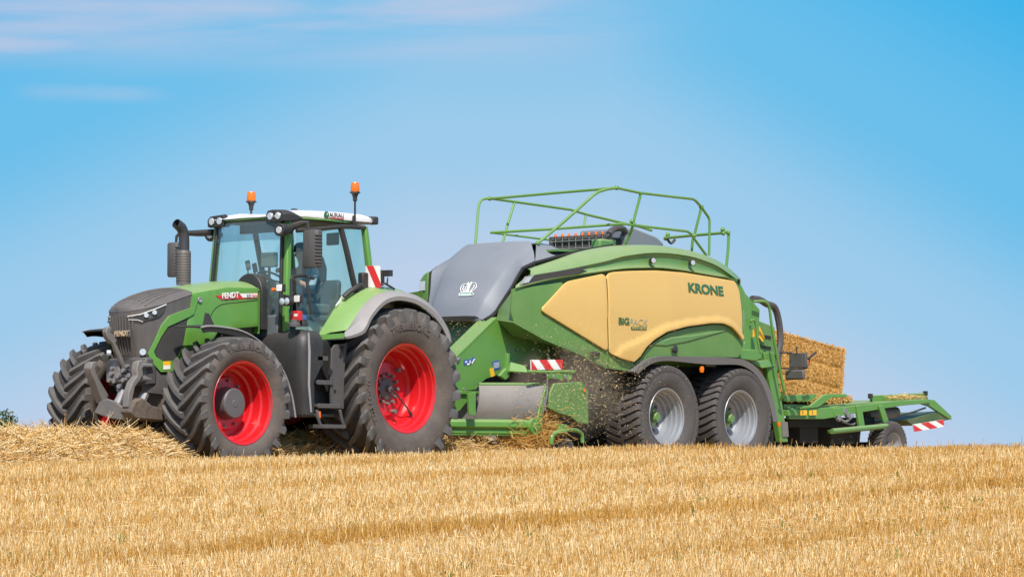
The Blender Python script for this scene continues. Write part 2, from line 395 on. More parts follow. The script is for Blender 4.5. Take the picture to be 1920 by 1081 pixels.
def lettering(txt, width, height, p0, xd, yd, m, parent, name='lettering', bold=.012, ext=.004, shear=0.0):
    """raised letters: lower left corner p0, running along xd, upright along yd"""
    cu = bpy.data.curves.new(name, 'FONT'); cu.body = txt; cu.offset = bold; cu.extrude = .02; cu.shear = shear
    ob = bpy.data.objects.new(name, cu); COL.objects.link(ob)
    dg = bpy.context.evaluated_depsgraph_get(); me = bpy.data.meshes.new_from_object(ob.evaluated_get(dg))
    bpy.data.objects.remove(ob)
    co = np.array([v.co[:] for v in me.vertices]); lo, hi = co.min(0), co.max(0)
    xd, yd = Vector(xd).normalized(), Vector(yd).normalized(); nd = xd.cross(yd)
    for v in me.vertices:
        a = (v.co.x - lo[0]) / (hi[0] - lo[0]) * width; b = (v.co.y - lo[1]) / (hi[1] - lo[1]) * height; c = (v.co.z - lo[2]) / max(1e-6, hi[2] - lo[2]) * ext
        v.co = Vector(p0) + xd * a + yd * b + nd * c
    me.materials.clear(); me.materials.append(m)
    o = bpy.data.objects.new(name, me); COL.objects.link(o); adopt(o, parent); return o
def copy_tree(o, parent, loc=None):
    c = o.copy(); COL.objects.link(c); c.parent = parent
    if loc is not None: c.location = loc
    for ch in list(o.children):
        g = ch.copy(); COL.objects.link(g); g.parent = c
    return c

# ------------------------------------------------------------------ ground
GY = CAM
def smin(a, b, k): 
    h = np.clip(.5 + .5 * (b - a) / k, 0, 1); return b * (1 - h) + a * h - k * h * (1 - h)
def gz(x, y):
    """height of the field: climbs from the camera to a crest just in front of the machines, then level, then falls away"""
    x = np.asarray(x, float); y = np.asarray(y, float)
    dx, dy = x - CAM.x, y - CAM.y
    d = dx * fh.x + dy * fh.y; l = dx * rt.x + dy * rt.y
    p = np.interp(l, [-9, -6, -4.6, -3.5, -1.4, 2.3, 6, 10], [.0, .0, .04, .11, .24, .275, .235, .23])
    z = smin(-1.80 + .0475 * d, p, .12)
    k = np.interp(l, [-9, -5, -3.5, 0, 3, 8], [39.2, 39.2, 39.6, 41.6, 43.0, 44.0])
    fall = np.clip((d - k) / 2.0, 0, 1); z = z - (p - .0) * fall * fall * (3 - 2 * fall)
    z = z - np.clip((d - 62) / 200, 0, 1) * 7.0
    z = z + np.where(d < 60, .012 * np.sin(x * .9 + y * .35) * np.sin(y * 1.1), 0)
    return z
# ================================================================== TRACTOR
T = thing('tractor', 'green tractor with red wheels and white cab roof pulling the baler', 'tractor', (1.6, 0, 0))
IN = np.interp
# ---- engine hood
NX = [-.975, -.955, -.90, -.78, -.58, -.3, -.15, -.06]
NY = [0, -.13, -.26, -.36, -.43, -.465, -.473, -.478]
NL = [2.02, 2.025, 2.045, 2.075, 2.125, 2.215, 2.26, 2.288]
def side(x, z=0): return float(IN(x, [-.96, -.90, -.78, -.58, -.3, 0, .1, .5, 1.2], [-.13, -.26, -.36, -.43, -.465, -.48, -.485, -.50, -.51]))
zc = lambda x: float(IN(x, [-.975, -.92, -.8, -.6, -.35, 0, .1, .5, .8, 1.12], [2.075, 2.125, 2.19, 2.265, 2.33, 2.385, 2.40, 2.465, 2.50, 2.515]))
def toprow(x, y, zl, n=7):
    return [(x, y * (1 - t / n), zl + (zc(x) - zl) * (1 - (1 - t / n) ** 2.3)) for t in range(n + 1)]
def fullrow(x, y, zl):
    a = toprow(x, y, zl); return a + [(p[0], -p[1], p[2]) for p in a[-2::-1]]
oc = [resample([Vector((NX[i], NY[i], NL[i])) for i in range(8)], 22)][0]
b = MB(); b.grid([fullrow(p.x, p.y, p.z) for p in oc])
for k in range(-5, 6):                                   # moulded ribs along the nose top
    y = k * .062
    pts = []
    for x in np.linspace(-.80, -.12, 10):
        ye = -side(x) ; t = 1 - abs(y) / ye; zl = float(IN(x, NX, NL))
        pts.append((x, y, zl + (zc(x) - zl) * (1 - (1 - t) ** 2.3) + .002))
    b.tube(pts, .009, 5)
nose_top = b.build('nose_cover', M_nose, T)
b = MB()
levels = [(0, 0), (.08, .004), (.3, .03), (.62, .10)]
def wallrow(dz, dx):
    a = []
    for p in oc: a.append((p.x + dx * max(0, min(1, (-.2 - p.x) / .5)) + .004, p.y * .985, max(1.40, p.z - dz) if dz < .6 else 1.42))
    return a + [(q[0], -q[1], q[2]) for q in a[-2::-1]] if False else a
for sgn in (1, -1):
    b.grid([[(q[0], q[1] * sgn, q[2]) for q in wallrow(*lv)] for lv in levels])
b.build('grille', M_nose, T)
b = MB()
for y in (-.21, -.165, -.12, -.075, -.03, .015, .06, .105, .15, .195):    # upright grille bars
    x = float(IN(-abs(y), [-.36, -.26, -.13, 0], [-.78, -.90, -.955, -.975]))
    b.tube([(x - .005, y, 1.97), (x + .01, y, 1.80), (x + .05, y, 1.62), (x + .085, y * .9, 1.47)], [.014, .017, .015, .010], 6)
b.build('grille_bar', M_nose, T)
lt = at(213, 632.5, -.0)
pl = MB().bb(-.990, -.965, -.235, .045, 1.70, 1.79).build('badge', M_nose, T, bevel=.004)
lettering('FENDT', .26, .066, (-.991, .035, 1.712), (0, -1, 0), (0, 0, 1), mat('tan chrome', (.62, .47, .30), .35, metal=.2), pl, bold=.02, ext=.012)
# green hood: top and flanks
b = MB(); b.grid([fullrow(x, side(x), float(IN(x, [-.08, .1, .45, 1.12], [2.285, 2.315, 2.35, 2.37])) + .003) for x in np.linspace(-.085, 1.12, 10)])
b.add(fullrow(1.12, side(1.12), 2.37) + [(1.12, .5, 1.8), (1.12, -.5, 1.8)], [list(range(17))])
b.build('hood', M_green, T)
fl = lambda x, z: side(x) - .004
skin('side_panel', M_green, T, [(361, 549), (425, 538), (484.5, 539), (485, 612), (440, 616), (395, 640), (350, 690), (334, 674), (354, 594), (360, 577)], fl, thick=.025, both=True)
frame_pts = [(362, 553), (359, 577), (338, 584), (318, 592), (305, 608), (278, 663), (283, 676), (302, 697), (324, 696), (340, 690), (346, 660), (342, 652), (331, 675), (306, 677), (293, 668), (288.5, 659), (303, 630), (315, 612), (335, 603), (354, 594), (364, 588), (372, 560)]
skin('side_frame', M_green, T, frame_pts, lambda x, z: side(x) - .022, thick=.035, both=True, bevel=0)
skin('mesh_screen', M_mesh, T, [(353, 592), (322, 607), (313, 613), (288, 659), (302, 676), (333, 675), (342, 652)], lambda x, z: side(x) - .006, thick=.02, both=True, bevel=0)
skin('vent_screen', M_mesh, T, [(385, 586), (392, 587), (403, 611), (380, 612)], lambda x, z: side(x) - .012, thick=.02, bevel=0)
b = MB(); b.bb(-.50, 1.1, -.40, .40, 1.0, 2.05); b.build('engine_block', M_mud, T, bevel=.03)
skin('lower_cowl', M_dark, T, [(266, 664), (290, 684), (303, 700), (342, 700), (350, 730), (320, 742), (268, 735)], lambda x, z: side(x) + .01, thick=.05, both=True)
# red stripe with lettering
st = skin('name_stripe', M_redp, T, [(404.5, 554), (447, 550), (484, 549), (484, 558.8), (415, 561.5)], lambda x, z: side(x) - .010, thick=.006, bevel=0)
skin('name_stripe', M_whitep, st, [(449, 550), (483, 549.5), (482, 557.5), (455, 557.5)], lambda x, z: side(x) - .013, thick=.004, bevel=0)
q = ats(414.5, 559.8, fl); q2 = ats(446, 557.6, fl)
d_ = Vector((q2.x - q.x, q2.y - q.y, q2.z - q.z))
lettering('FENDT', d_.length, .076, q + Vector((0, -.018, 0)), d_, (0, 0, 1), M_whitep, st, bold=.03, ext=.004)
q = ats(460.5, 556.3, fl); lettering('942', .085, .034, q + Vector((0, -.02, .0)), d_, (0, 0, 1), M_grey, st, bold=.01, ext=.003)
q = ats(470.5, 556.0, fl); lettering('Vario', .095, .028, q + Vector((0, -.02, .0)), d_, (0, 0, 1), M_redp, st, bold=.01, ext=.003)
gv = [ats(px, py, lambda x, z: side(x) - .004) for px, py in ((483, 562.5), (450, 566), (418, 570), (404, 578), (396, 590), (393, 606))]
MB().tube(arcpts(gv, 4), .005, 6).build('panel_gap', M_void, T)
q = ats(374, 562, fl)
em = MB(); em.lathe([(0, 0), (-.012, .02), (-.014, .034), (-.004, .04), (0, .04)], (q.x, q.y - .006, q.z), seg=20); em.build('round_emblem', M_silver, T)
sk = skin('warning_sticker', M_yellowp, T, [(306, 677), (319.5, 676.5), (319.5, 684), (306.3, 685)], lambda x, z: side(x) - .026, thick=.003, bevel=0)
skin('sticker_base', M_whitep, sk, [(306.3, 685), (319.5, 684), (319.5, 691.5), (306.5, 692.5)], lambda x, z: side(x) - .026, thick=.003, bevel=0)
# ---- headlights
for sgn in (1, -1):
    fr = lambda x, z: (side(x) - .008)
    b = MB(); pts = [ats(px, py, fr) for px, py in ((240, 594), (264, 590.5), (290, 581), (311, 572), (308, 583), (300, 593), (285, 598), (268, 602.5), (258, 599), (242, 598))]
    b.slab([(p.x, p.y * sgn, p.z) for p in pts], (.03, .03 * sgn, 0))
    hl = b.build('headlight', M_black, T)
    top = [ats(px, py, fr) for px, py in ((239, 593), (264, 589), (290, 579.5), (312, 570.5))]
    bot = [ats(px, py, fr) for px, py in ((312, 571), (308.5, 583), (300, 593.5), (268, 603), (258, 599.5), (241, 599))]
    b = MB(); b.tube([(p.x - .006, (p.y - .006) * sgn, p.z) for p in top], .0065, 6); b.tube([(p.x - .005, (p.y - .005) * sgn, p.z) for p in bot[-3:]], .0045, 6)
    b.build('light_strip', M_lamp, hl)
    for px, py in ((274.4, 590.6), (290, 585.3)):
        c = ats(px, py, fr); nrm = Vector((-.72, -.69 * sgn, 0)).normalized(); c = Vector((c.x, c.y * sgn, c.z))
        MB().cyl(c - nrm * .01, c + nrm * .012, .030, seg=18).build('lamp', M_lens, hl)
    c = ats(269, 659.5, fr); c = Vector((c.x - .01, c.y * sgn, c.z))
    dlr = MB().cyl(c + Vector((.03, .02 * sgn, 0)), c + Vector((-.012, -.01 * sgn, 0)), .042, seg=18).build('driving_light', M_lens, T)
# ---- exhaust
M_pipe = mat('dark exhaust pipe', (.045, .047, .055), .45, metal=.2, dust=.15, dcol=(.14, .12, .11))
e0 = at(344, 531, .62)
b = MB(); b.lathe([(0, .0), (0, .098), (.44, .098), (.46, .088), (.46, .0)], (e0.x, e0.y, e0.z - .02), 'Z', 28)
ex = b.build('exhaust_shield', mat('perforated shield', (.13, .115, .105), .55, metal=.3, dust=.3, dcol=(.24, .2, .17)), T)
b = MB()
for r_ in range(11):
    for k in range(22):
        a = 2 * math.pi * (k + .5 * (r_ % 2)) / 22; c = Vector((e0.x + .0985 * math.cos(a), e0.y + .0985 * math.sin(a), e0.z + .03 + r_ * .036))
        n_ = Vector((math.cos(a), math.sin(a), 0)); u_ = Vector((-n_.y, n_.x, 0))
        b.add([c + u_ * .009 * math.cos(j * math.pi / 3) + Vector((0, 0, .011 * math.sin(j * math.pi / 3))) + n_ * .0006 for j in range(6)], [list(range(6))])
b.build('shield_hole', M_void, ex)
pth = [at(345, 477, .62), at(345, 450, .62), at(343.5, 436, .62), at(339, 426, .62), at(330, 418.5, .62)]
MB().tube(arcpts(pth, 5), [.072] * 15 + [.074, .07, .07, .07, .066, .066], 18, caps=False).build('exhaust_pipe', M_pipe, ex, thick=.006)
# ---- cab frame
def cabside(x, z): return float(IN(x, [1.3, 1.5, 2.1, 2.6, 2.9], [-.66, -.70, -.83, -.80, -.72]))
A0 = (1.38, .73, 1.75); A1 = (1.50, .655, 3.34)
D0 = at(698, 545, -.74); D1 = at(683, 424, -.70)
for s in (-1, 1):
    MB().bar((A0[0], s * A0[1], A0[2]), (A1[0], s * A1[1], A1[2]), .085, .085, (0, 1, 0)).build('front_pillar', M_green, T, bevel=.02)
    MB().bar((A0[0] - .055, s * (A0[1] - .05), A0[2]), (A1[0] - .055, s * (A1[1] - .05), A1[2]), .05, .04, (0, 1, 0)).build('windscreen_seal', M_black, T, bevel=.01)
    MB().bar((D0.x + .02, -s * D0.y, D0.z - .2), (D1.x, -s * D1.y, D1.z), .07, .09, (0, 1, 0)).build('rear_pillar', M_green, T, bevel=.02)
    c = [at(638, 424, -.80), at(650, 470, -.82), at(661, 520, -.83), at(668, 548, -.83)]
    MB().tube([(p.x, -s * p.y, p.z) for p in c], .04, 8).build('door_pillar', M_black, T)
# cab floor, rear wall, dash
MB().bb(1.34, 2.95, -.74, .74, 1.60, 1.80).build('cab_floor', M_inside, T, bevel=.02)
MB().bb(1.30, 1.44, -.66, .66, 1.70, 2.05).build('firewall', M_inside, T, bevel=.02)
MB().bb(2.72, 2.92, -.70, .70, 1.75, 2.38).build('rear_panel', M_inside, T, bevel=.02)
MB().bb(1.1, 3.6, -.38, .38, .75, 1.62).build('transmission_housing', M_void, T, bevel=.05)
# glass
wrows = []
for t in np.linspace(0, 1, 7):
    zz = 2.0 + (3.30 - 2.0) * t; xa = A0[0] + (A1[0] - A0[0]) * (zz - 1.75) / 1.59; ya = A0[1] + (A1[1] - A0[1]) * (zz - 1.75) / 1.59 - .03
    wrows.append([(xa - .02 - .16 * (1 - (y / ya) ** 2), y, zz) for y in np.linspace(-ya, ya, 13)])
MB().grid(wrows).build('windscreen', M_glass, T, thick=.008)
trows = []
for t in np.linspace(.80, 1.0, 3):
    zz = 2.0 + 1.30 * t; xa = A0[0] + (A1[0] - A0[0]) * (zz - 1.75) / 1.59; ya = .665
    trows.append([(xa - .028 - .16 * (1 - (y / ya) ** 2), y, zz + .02) for y in np.linspace(-ya, ya, 13)])
M_band = glass_mat('dark glass band', (.72, .80, .84)); MB().grid(trows).build('sun_band', M_band, T, thick=.004)
dpix = [(556, 432), (637, 427), (650, 470), (661, 515), (665, 545), (650, 572), (632, 604), (620, 624), (600, 630), (592, 631), (556, 628)]
skin('door_glass', M_glass, T, dpix, lambda x, z: cabside(x, z) + .01, thick=.008, bevel=0, both=True)
skin('quarter_glass', M_glass, T, [(646, 428), (680, 428), (696, 520), (696, 545), (674, 545)], lambda x, z: cabside(x, z) + .01, thick=.008, bevel=0, both=True)
b = MB(); b.grid([[(D1.x - .01, y, 3.30) for y in (-.68, 0, .68)], [(D0.x + .02, y, 2.36) for y in (-.70, 0, .70)]]); b.build('rear_window', M_glass, T, thick=.008)
# door frame: black sweeping edge down to the sill
fr = [ats(px, py, cabside) for px, py in ((667, 548), (655, 573), (640, 598), (627, 618), (617, 627), (604, 630), (590, 630))]
MB().tube(arcpts(fr, 5), .022, 8).build('door_frame', M_black, T)
fr = [ats(px, py, cabside) for px, py in ((556, 432), (600, 429), (642, 425), (684, 427))]
MB().tube(arcpts(fr, 4), .03, 8).build('roof_seal', M_black, T)
# lower black sill with label
skin('sill_trim', M_black, T, [(668, 545), (676, 553), (650, 594), (634, 622), (622, 632), (592, 633), (592, 629), (610, 629), (622, 622), (645, 582)], lambda x, z: cabside(x, z) - .015, thick=.03)
sl_ = skin('sill_label', M_whitep, T, [(640, 565), (642.5, 556), (641.5, 554), (629, 572.5), (630, 575)], lambda x, z: cabside(x, z) - .022, thick=.004, bevel=0)
# ---- roof
def roofz(x, y):
    a = abs(y); f_ = IN(x, [1.36, 1.48, 1.75, 2.3, 2.9, 3.12], [-.03, -.005, .045, .09, .09, .05])
    rg = .05 * math.exp(-((a - .50) / .15) ** 2) * IN(x, [1.36, 1.5, 1.9, 2.7], [.4, 1, .7, .1])
    bow = -.03 * (a / .72) ** 2 * IN(x, [1.36, 1.8], [1.2, .5])
    return 3.40 + f_ + rg + bow
rows = []
xs_ = [1.36, 1.40, 1.5, 1.62, 1.75, 1.9, 2.1, 2.35, 2.6, 2.85, 3.0, 3.09, 3.12]
yh = [.62, .665, .70, .72, .735, .745, .75, .755, .755, .75, .745, .73, .70]
for x, hw in zip(xs_, yh):
    fx = x + (0 if x > 1.7 else 0)
    row = [(fx - (.05 * (1 - (y / .72) ** 2) * max(0, min(1, (1.75 - x) / .35))), y, roofz(x, y)) for y in np.linspace(-hw + .03, hw - .03, 21)]
    row = [(row[0][0], -hw, roofz(x, hw) - .035)] + row + [(row[-1][0], hw, roofz(x, hw) - .035)]
    row = [(row[0][0], -hw + .005, 3.375)] + row + [(row[-1][0], hw - .005, 3.375)]
    rows.append(row)
b = MB(); b.grid(rows); b.add(rows[0], [list(range(len(rows[0])))]); b.add(rows[-1], [list(range(len(rows[-1])))])
b.build('roof', M_white, T, ang=50)
b = MB(); b.grid([[(r_[0][0] + .02, r_[0][1] * .97, 3.376), (r_[-1][0] + .02, r_[-1][1] * .97, 3.376)] for r_ in rows]); b.build('roof_underside', M_fendgrey, T, thick=.02)
# green header rail under the roof
hd = []
for y in np.linspace(-.66, .66, 13): hd.append((1.43 - .10 * (1 - (y / .66) ** 2), y, 3.352))
b = MB(); b.tube(hd, .012, 6)
for s in (-1, 1): b.tube([(1.43, s * .66, 3.352), (1.5, s * .70, 3.355), (2.1, s * .765, 3.355), (2.75, s * .71, 3.35)], .012, 6)
b.build('roof_rail', M_green, T)
b = MB(); b.bb(3.05, 3.2, -.55, .55, 3.36, 3.43); b.build('rear_light_bar', M_black, T, bevel=.02)
for s in (-1, 1):
    MB().box((3.17, s * .66, 3.41), (.12, .13, .11)).build('rear_work_light', M_black, T, bevel=.02)
MB().lathe([(0, 0), (0, .05), (.05, .045), (.06, 0)], (2.2, -.1, 3.49), 'Z', 16).build('antenna', M_black, T)
# lettering on the roof edge
rfo = bpy.data.objects['roof']
ta, _ = hit(rfo, 617, 408.0); tb_, _ = hit(rfo, 644, 407.5); tn = Vector((0, -1, .12)).normalized()
ta.y = tb_.y = min(ta.y, tb_.y) - .006; xd_ = Vector((tb_.x - ta.x, 0, 0)); zt_ = ta.z + .016
lettering('AURIAU', xd_.length, .058, (ta.x, ta.y, zt_), (1, 0, 0), (0, .16, 1), M_black, rfo, bold=.0, ext=.004)
MB().bb(ta.x, ta.x + xd_.length, ta.y - .004, ta.y + .01, zt_ - .022, zt_ - .010).build('lettering_underline', M_redp, rfo)
lc = (ta.x - .06, ta.y + .004, zt_ + .02)
lg = MB().lathe([(0, 0), (-.008, .0), (-.008, .046), (0, .048)], lc, seg=20).build('round_logo', M_txtgreen, rfo)
MB().lathe([(-.010, 0), (-.010, .016)], (lc[0] + .006, lc[1], lc[2] + .010), seg=12).build('logo_mark', M_logo, lg)
# ---- light pods on roof corners, pillar lights and mirrors
def lampcan(c, d, r, ln, parent, name='work_light', m=M_black, lensr=.82):
    c, d = Vector(c), Vector(d).normalized()
    o = MB().tube([c - d * ln, c - d * ln * .45, c], [r * .45, r * .98, r], 18).build(name, m, parent, bevel=.004)
    MB().tube([c + d * .001, c + d * .008], [r * lensr, r * lensr * .9], 18).build('lens', M_lens, o)
    return o
for s in (-1, 1):
    dz = -.045 if s < 0 else -.065
    b = MB(); fr_ = [(.40, 3.345), (.39, 3.43), (.43, 3.495), (.655, 3.485), (.705, 3.44), (.70, 3.345)]
    secs = ((1.345, fr_), (1.42, [(.40, 3.34), (.385, 3.45), (.43, 3.515), (.675, 3.50), (.735, 3.45), (.73, 3.34)]),
        (1.52, [(.45, 3.35), (.44, 3.46), (.48, 3.50), (.70, 3.48), (.755, 3.44), (.75, 3.35)]),
        (1.66, [(.66, 3.38), (.66, 3.41), (.67, 3.42), (.74, 3.42), (.765, 3.41), (.765, 3.38)]))
    b.grid([[(x, s * y, z + dz) for y, z in q_] for x, q_ in secs], closed=True)
    b.add([(1.345, s * y, z + dz) for y, z in fr_], [[0, 1, 2, 3, 4, 5]])
    pod = b.build('light_pod', M_black, T, bevel=.012)
    for y in (.475, .62): lampcan((1.337, s * y, 3.418 + dz), (-1, 0, -.05), .060, .08, pod)
# the big round light under each roof corner and the mirror arm behind it
cN = at(523, 431, -.78); cF = at(393, 441, .78)
for s, c in ((-1, cN), (1, cF)):
    pl_ = lampcan(c, (-1, -.15, -.08), .085, .26, T, 'pillar_light', M_black, .55)
arm = [at(541, 434, -.74), at(549, 424, -.80), at(565, 418.5, -.88), at(577, 417, -.96), at(578, 432, -.98)]
MB().tube(arm, [.06, .05, .04, .032, .02], 8).build('mirror_arm', M_black, T)
arm = [at(400, 436, .72), at(372, 437, 1.0), at(337, 437, 1.24), at(331, 443, 1.27), at(330, 456, 1.27)]
MB().tube(arm, [.05, .045, .03, .02, .018], 8).build('mirror_arm', M_black, T)
def mirror(c, wdt, h, sgn):
    b = MB(); rows = []
    for t, k in ((0, .86), (.05, 1), (.5, 1.0), (.95, 1), (1, .86)):
        z = c.z - h / 2 + h * t
        rows.append([(c.x + dx * k, c.y + dy * k, z) for dx, dy in ((.045, wdt / 2), (-.05, wdt / 2), (-.075, wdt * .3), (-.075, -wdt * .3), (-.045, -wdt / 2), (.045, -wdt / 2))])
    b.grid(rows, closed=True); b.add(rows[0], [list(range(6))]); b.add(rows[-1], [list(range(6))])
    m_ = b.build('mirror', M_dark, T, bevel=.008)
    b = MB()
    for k in range(9):
        z = c.z - h * .36 + h * .72 * k / 8
        b.bb(c.x - .07, c.x + .03, c.y - wdt / 2 - .012, c.y - wdt * .22, z - .012, z + .012)
    b.build('mirror_rib', M_dark, m_, bevel=.006)
    MB().bb(c.x + .045, c.x + .05, c.y - wdt * .45, c.y + wdt * .45, c.z - h * .45, c.z + h * .45).build('mirror_glass', M_silver, m_)
mirror(at(586.5, 466.5, -1.04), .27, .50, -1)
mirror(at(328, 487, 1.27), .20, .47, 1)
# ---- beacons
for px, py0, py1, Y in ((471, 402, 359, .66), (665.5, 410, 341.5, -.77)):
    p0 = at(px, py0, Y); p1 = at(px, py1, Y); h = p1.z - p0.z; z0 = p0.z
    rd = MB().tube([(p0.x, Y, z0), (p0.x, Y, z0 + h - .26)], .014, 8)
    rd.lathe([(0, .014), (.02, .03), (.07, .032), (.11, .05), (.125, .075), (.135, .072), (.14, .05), (.14, 0)], (p0.x, Y, z0 + h - .27), 'Z', 20)
    if Y < 0: rd.box((p0.x - .01, Y + .02, z0 - .03), (.05, .05, .14))
    be = rd.build('beacon', M_black, T)
    b = MB(); b.lathe([(0, .058), (.01, .062), (.11, .058), (.125, .05), (.13, 0)], (p0.x, Y, z0 + h - .13), 'Z', 20); b.build('beacon_lens', M_orange, be)
# ---- interior
MB().bb(2.22, 2.72, -.28, .28, 1.98, 2.14).build('seat_cushion', M_seat, T, bevel=.05, seg=3)
b = MB(); b.grid([[(2.66 + dx, y * k, z) for y in np.linspace(-.27, .27, 7)] for dx, z, k in ((0, 2.12, 1), (.02, 2.4, 1.0), (.06, 2.75, .9), (.09, 2.92, .55))]); b.build('seat_back', M_seat, T, thick=.12, bevel=.03)
MB().bb(2.30, 2.44, -.16, .16, 1.8, 2.0).build('seat_base', M_inside, T, bevel=.02)
MB().tube([(1.60, 0, 1.85), (1.78, 0, 2.35), (1.86, 0, 2.52)], [.09, .07, .04], 10).build('steering_column', M_inside, T)
b = MB(); cst = Vector((1.88, 0, 2.56)); ax = Vector((-.52, 0, -.85)).normalized(); u_ = Vector((0, 1, 0)); v_ = ax.cross(u_)
b.tube([cst + (u_ * math.cos(a) + v_ * math.sin(a)) * .21 for a in np.linspace(0, 2 * math.pi, 28, endpoint=False)], .016, 8, closed=True)
for a in (.5, 2.6, 4.7): b.tube([cst, cst + (u_ * math.cos(a) + v_ * math.sin(a)) * .21], .013, 6)
b.build('steering_wheel', M_black, T)
b = MB(); b.box((1.72, 0, 2.42), (.20, .34, .20), Matrix.Rotation(R(-25), 3, 'Y')); b.build('dashboard', M_inside, T, bevel=.05)
c = at(505, 487, -.30); b = MB(); b.box(c, (.05, .25, .20), Matrix.Rotation(R(12), 3, 'Z')); b.build('monitor', M_inside, T, bevel=.015)
MB().tube([c + Vector((0, 0, -.1)), c + Vector((.06, .06, -.35))], .02, 6).build('monitor_arm', M_black, T)
for px, py in ((465, 497), (478, 502)):
    c = at(px, py, .25); b = MB(); b.box(c, (.03, .07, .13), Matrix.Rotation(R(-15), 3, 'X')); b.tube([c, c + Vector((0, .0, -.35))], .012, 6); b.build('phone_holder', M_inside, T, bevel=.006)
b = MB(); hp = [(-.52, 1.85), (-.52, 2.3)] + [(-.27 + .25 * math.cos(a), 2.36 + .25 * math.sin(a)) for a in np.linspace(math.pi, 0, 14)] + [(-.02, 1.85)]; b.slab([(1.14, y, z) for y, z in hp], (.12, 0, 0)); b.build('air_intake_hump', M_black, T, bevel=.015)
b = MB(); b.bb(2.0, 2.62, -.55, -.36, 2.10, 2.24); b.box((2.02, -.47, 2.28), (.22, .18, .08)); b.build('armrest', M_inside, T, bevel=.03)
b = MB(); b.grid([[(2.50 + dx, -.52 + y * k, z) for y in np.linspace(-.17, .17, 6)] for dx, z, k in ((-.02, 2.02, 1), (0, 2.25, 1), (.04, 2.50, .92), (.05, 2.56, .8))]); b.build('passenger_seat', M_seat, T, thick=.08, bevel=.025)
MB().box((2.18, -.52, 2.03), (.4, .36, .09)).build('passenger_cushion', M_seat, T, bevel=.03)
MB().box((2.2, -.50, 1.88), (.5, .3, .25)).build('side_console', mat('pale console', (.33, .35, .31), .7), T, bevel=.03)
MB().bb(1.42, 2.9, -.62, .62, 3.33, 3.37).build('headliner', M_inside, T)
MB().bb(1.55, 1.62, -.3, .3, 3.18, 3.30).build('sun_visor', M_black, T, bevel=.01)
c = at(624, 448, -.2); MB().box(c, (.04, .22, .17)).build('inside_mirror', M_black, T, bevel=.015)
# ---- handrail and little lamps by the door
hr = [at(546, 590, -1.0), at(546, 523, -1.0), at(549, 518, -1.0), at(572, 516, -1.0), at(575, 519, -1.0), at(577, 540, -1.02), at(583, 580, -1.05), at(584, 590, -1.05)]
MB().tube(hr, .021, 8).build('hand_rail', M_black, T)
b = MB(); c0 = at(578, 521, -1.0); c1 = at(586, 521, -1.08); b.tube([c0, c1], .008, 6); b.lathe([(-.03, 0), (-.02, .025), (.02, .025), (.03, 0)], c1, 'X', 12); b.build('rail_knob', M_black, T)
for px, py, Y, wd in ((527, 539.5, -.92, .085), (560, 560, -1.02, .085)):
    c = at(px, py, Y); wl_ = MB().box(c, (.07, wd + .03, .105)).build('square_work_light', M_black, T, bevel=.012)
    MB().box(c + Vector((-.038, 0, 0)), (.012, wd + .012, .088)).build('lens', M_lamp, wl_, bevel=.005)
c = at(533, 564.5, -.98)
rwl = MB().lathe([(0, 0), (0, .085), (.06, .085), (.12, .05), (.13, 0)], (0, 0, 0), 'X', 20)
rwl.v = [(x + c.x, y * 1.25 + c.y, z * .75 + c.z) for x, y, z in rwl.v]; rw = rwl.build('oval_work_light', M_black, T)
for dy in (-.045, .045):
    MB().lathe([(-.012, 0), (-.008, .03), (0, .046)], (c.x, c.y + dy, c.z), 'X', 16).build('lens', M_lens, rw)
b = MB(); b.tube([at(531, 553, -.96), at(545, 556, -.98), at(549, 548, -.96)], .014, 6); b.tube([at(540, 564, -.98), at(550, 566, -.98)], .02, 6); b.tube([at(560, 568, -1.02), at(556, 590, -1.0)], .014, 6); b.build('light_bracket', M_black, T)
c = at(513, 542.5, -.72); MB().lathe([(-.03, 0), (-.025, .022), (.02, .026), (.03, 0)], c, 'X', 12).build('indicator', M_orange, T)
c = at(555.5, 592, -1.02); bx_ = MB().box(c, (.08, .16, .13)).build('first_aid_box', M_redp, T, bevel=.012)
MB().box(c + Vector((-.041, -.03, .01)), (.004, .06, .035)).build('box_label', M_whitep, bx_)
# ---- tank and steps
trow = []
prof = [(1.26, .72), (1.235, 1.0), (1.225, 1.4), (1.235, 1.66), (1.26, 1.77), (1.31, 1.84), (1.38, 1.865), (1.50, 1.865), (1.62, 1.86)]
for y, dz, dx in ((-.28, -.09, -.02), (-.6, -.03, -.01), (-.9, -.01, 0), (-1.04, -.025, .01), (-1.12, -.06, .03), (-1.165, -.12, .07), (-1.185, -.22, .13)):
    trow.append([(x + (dx if x < 1.5 else 0), y, (z + dz if z > 1.2 else z)) for x, z in prof])
trow.append([(1.62 if i >= 3 else 1.44, -1.185, z - .25 if z > 1.2 else z) for i, (x, z) in enumerate(prof)])
b = MB(); b.grid(trow); b.add([(1.42, -1.18, .73), (1.42, -.28, .73), (1.26, -.28, .73), (1.30, -1.15, .73)], [[0, 1, 2, 3]])
tank = b.build('fuel_tank', M_black, T, ang=60)
b = MB(); b.tube([at(578.5, 623, -1.17), at(580, 660, -1.18), at(579, 720, -1.18), at(583, 772, -1.18)], [.012, .02, .018, .016], 8); b.build('tank_ridge', M_fendgrey, tank)  # mid grey ridge running down the tank's outer corner
b = MB()
for py in (683, 722, 761): b.tube([at(545, py + 1, -.88), at(562, py, -1.0), at(575, py, -1.10)], .008, 5)
b.build('tank_rib', M_fendgrey, tank)
for px, py, r_, m_ in ((552, 605, .075, M_dark), (568, 604, .06, M_black)):
    c = at(px, py, -1.02); b = MB(); b.lathe([(0, r_ * 1.1), (.04, r_ * 1.1), (.05, r_ * .8), (.09, r_ * .75), (.10, 0)], c - Vector((0, 0, .05)), 'Z', 18); b.build('filler_neck', m_, tank)
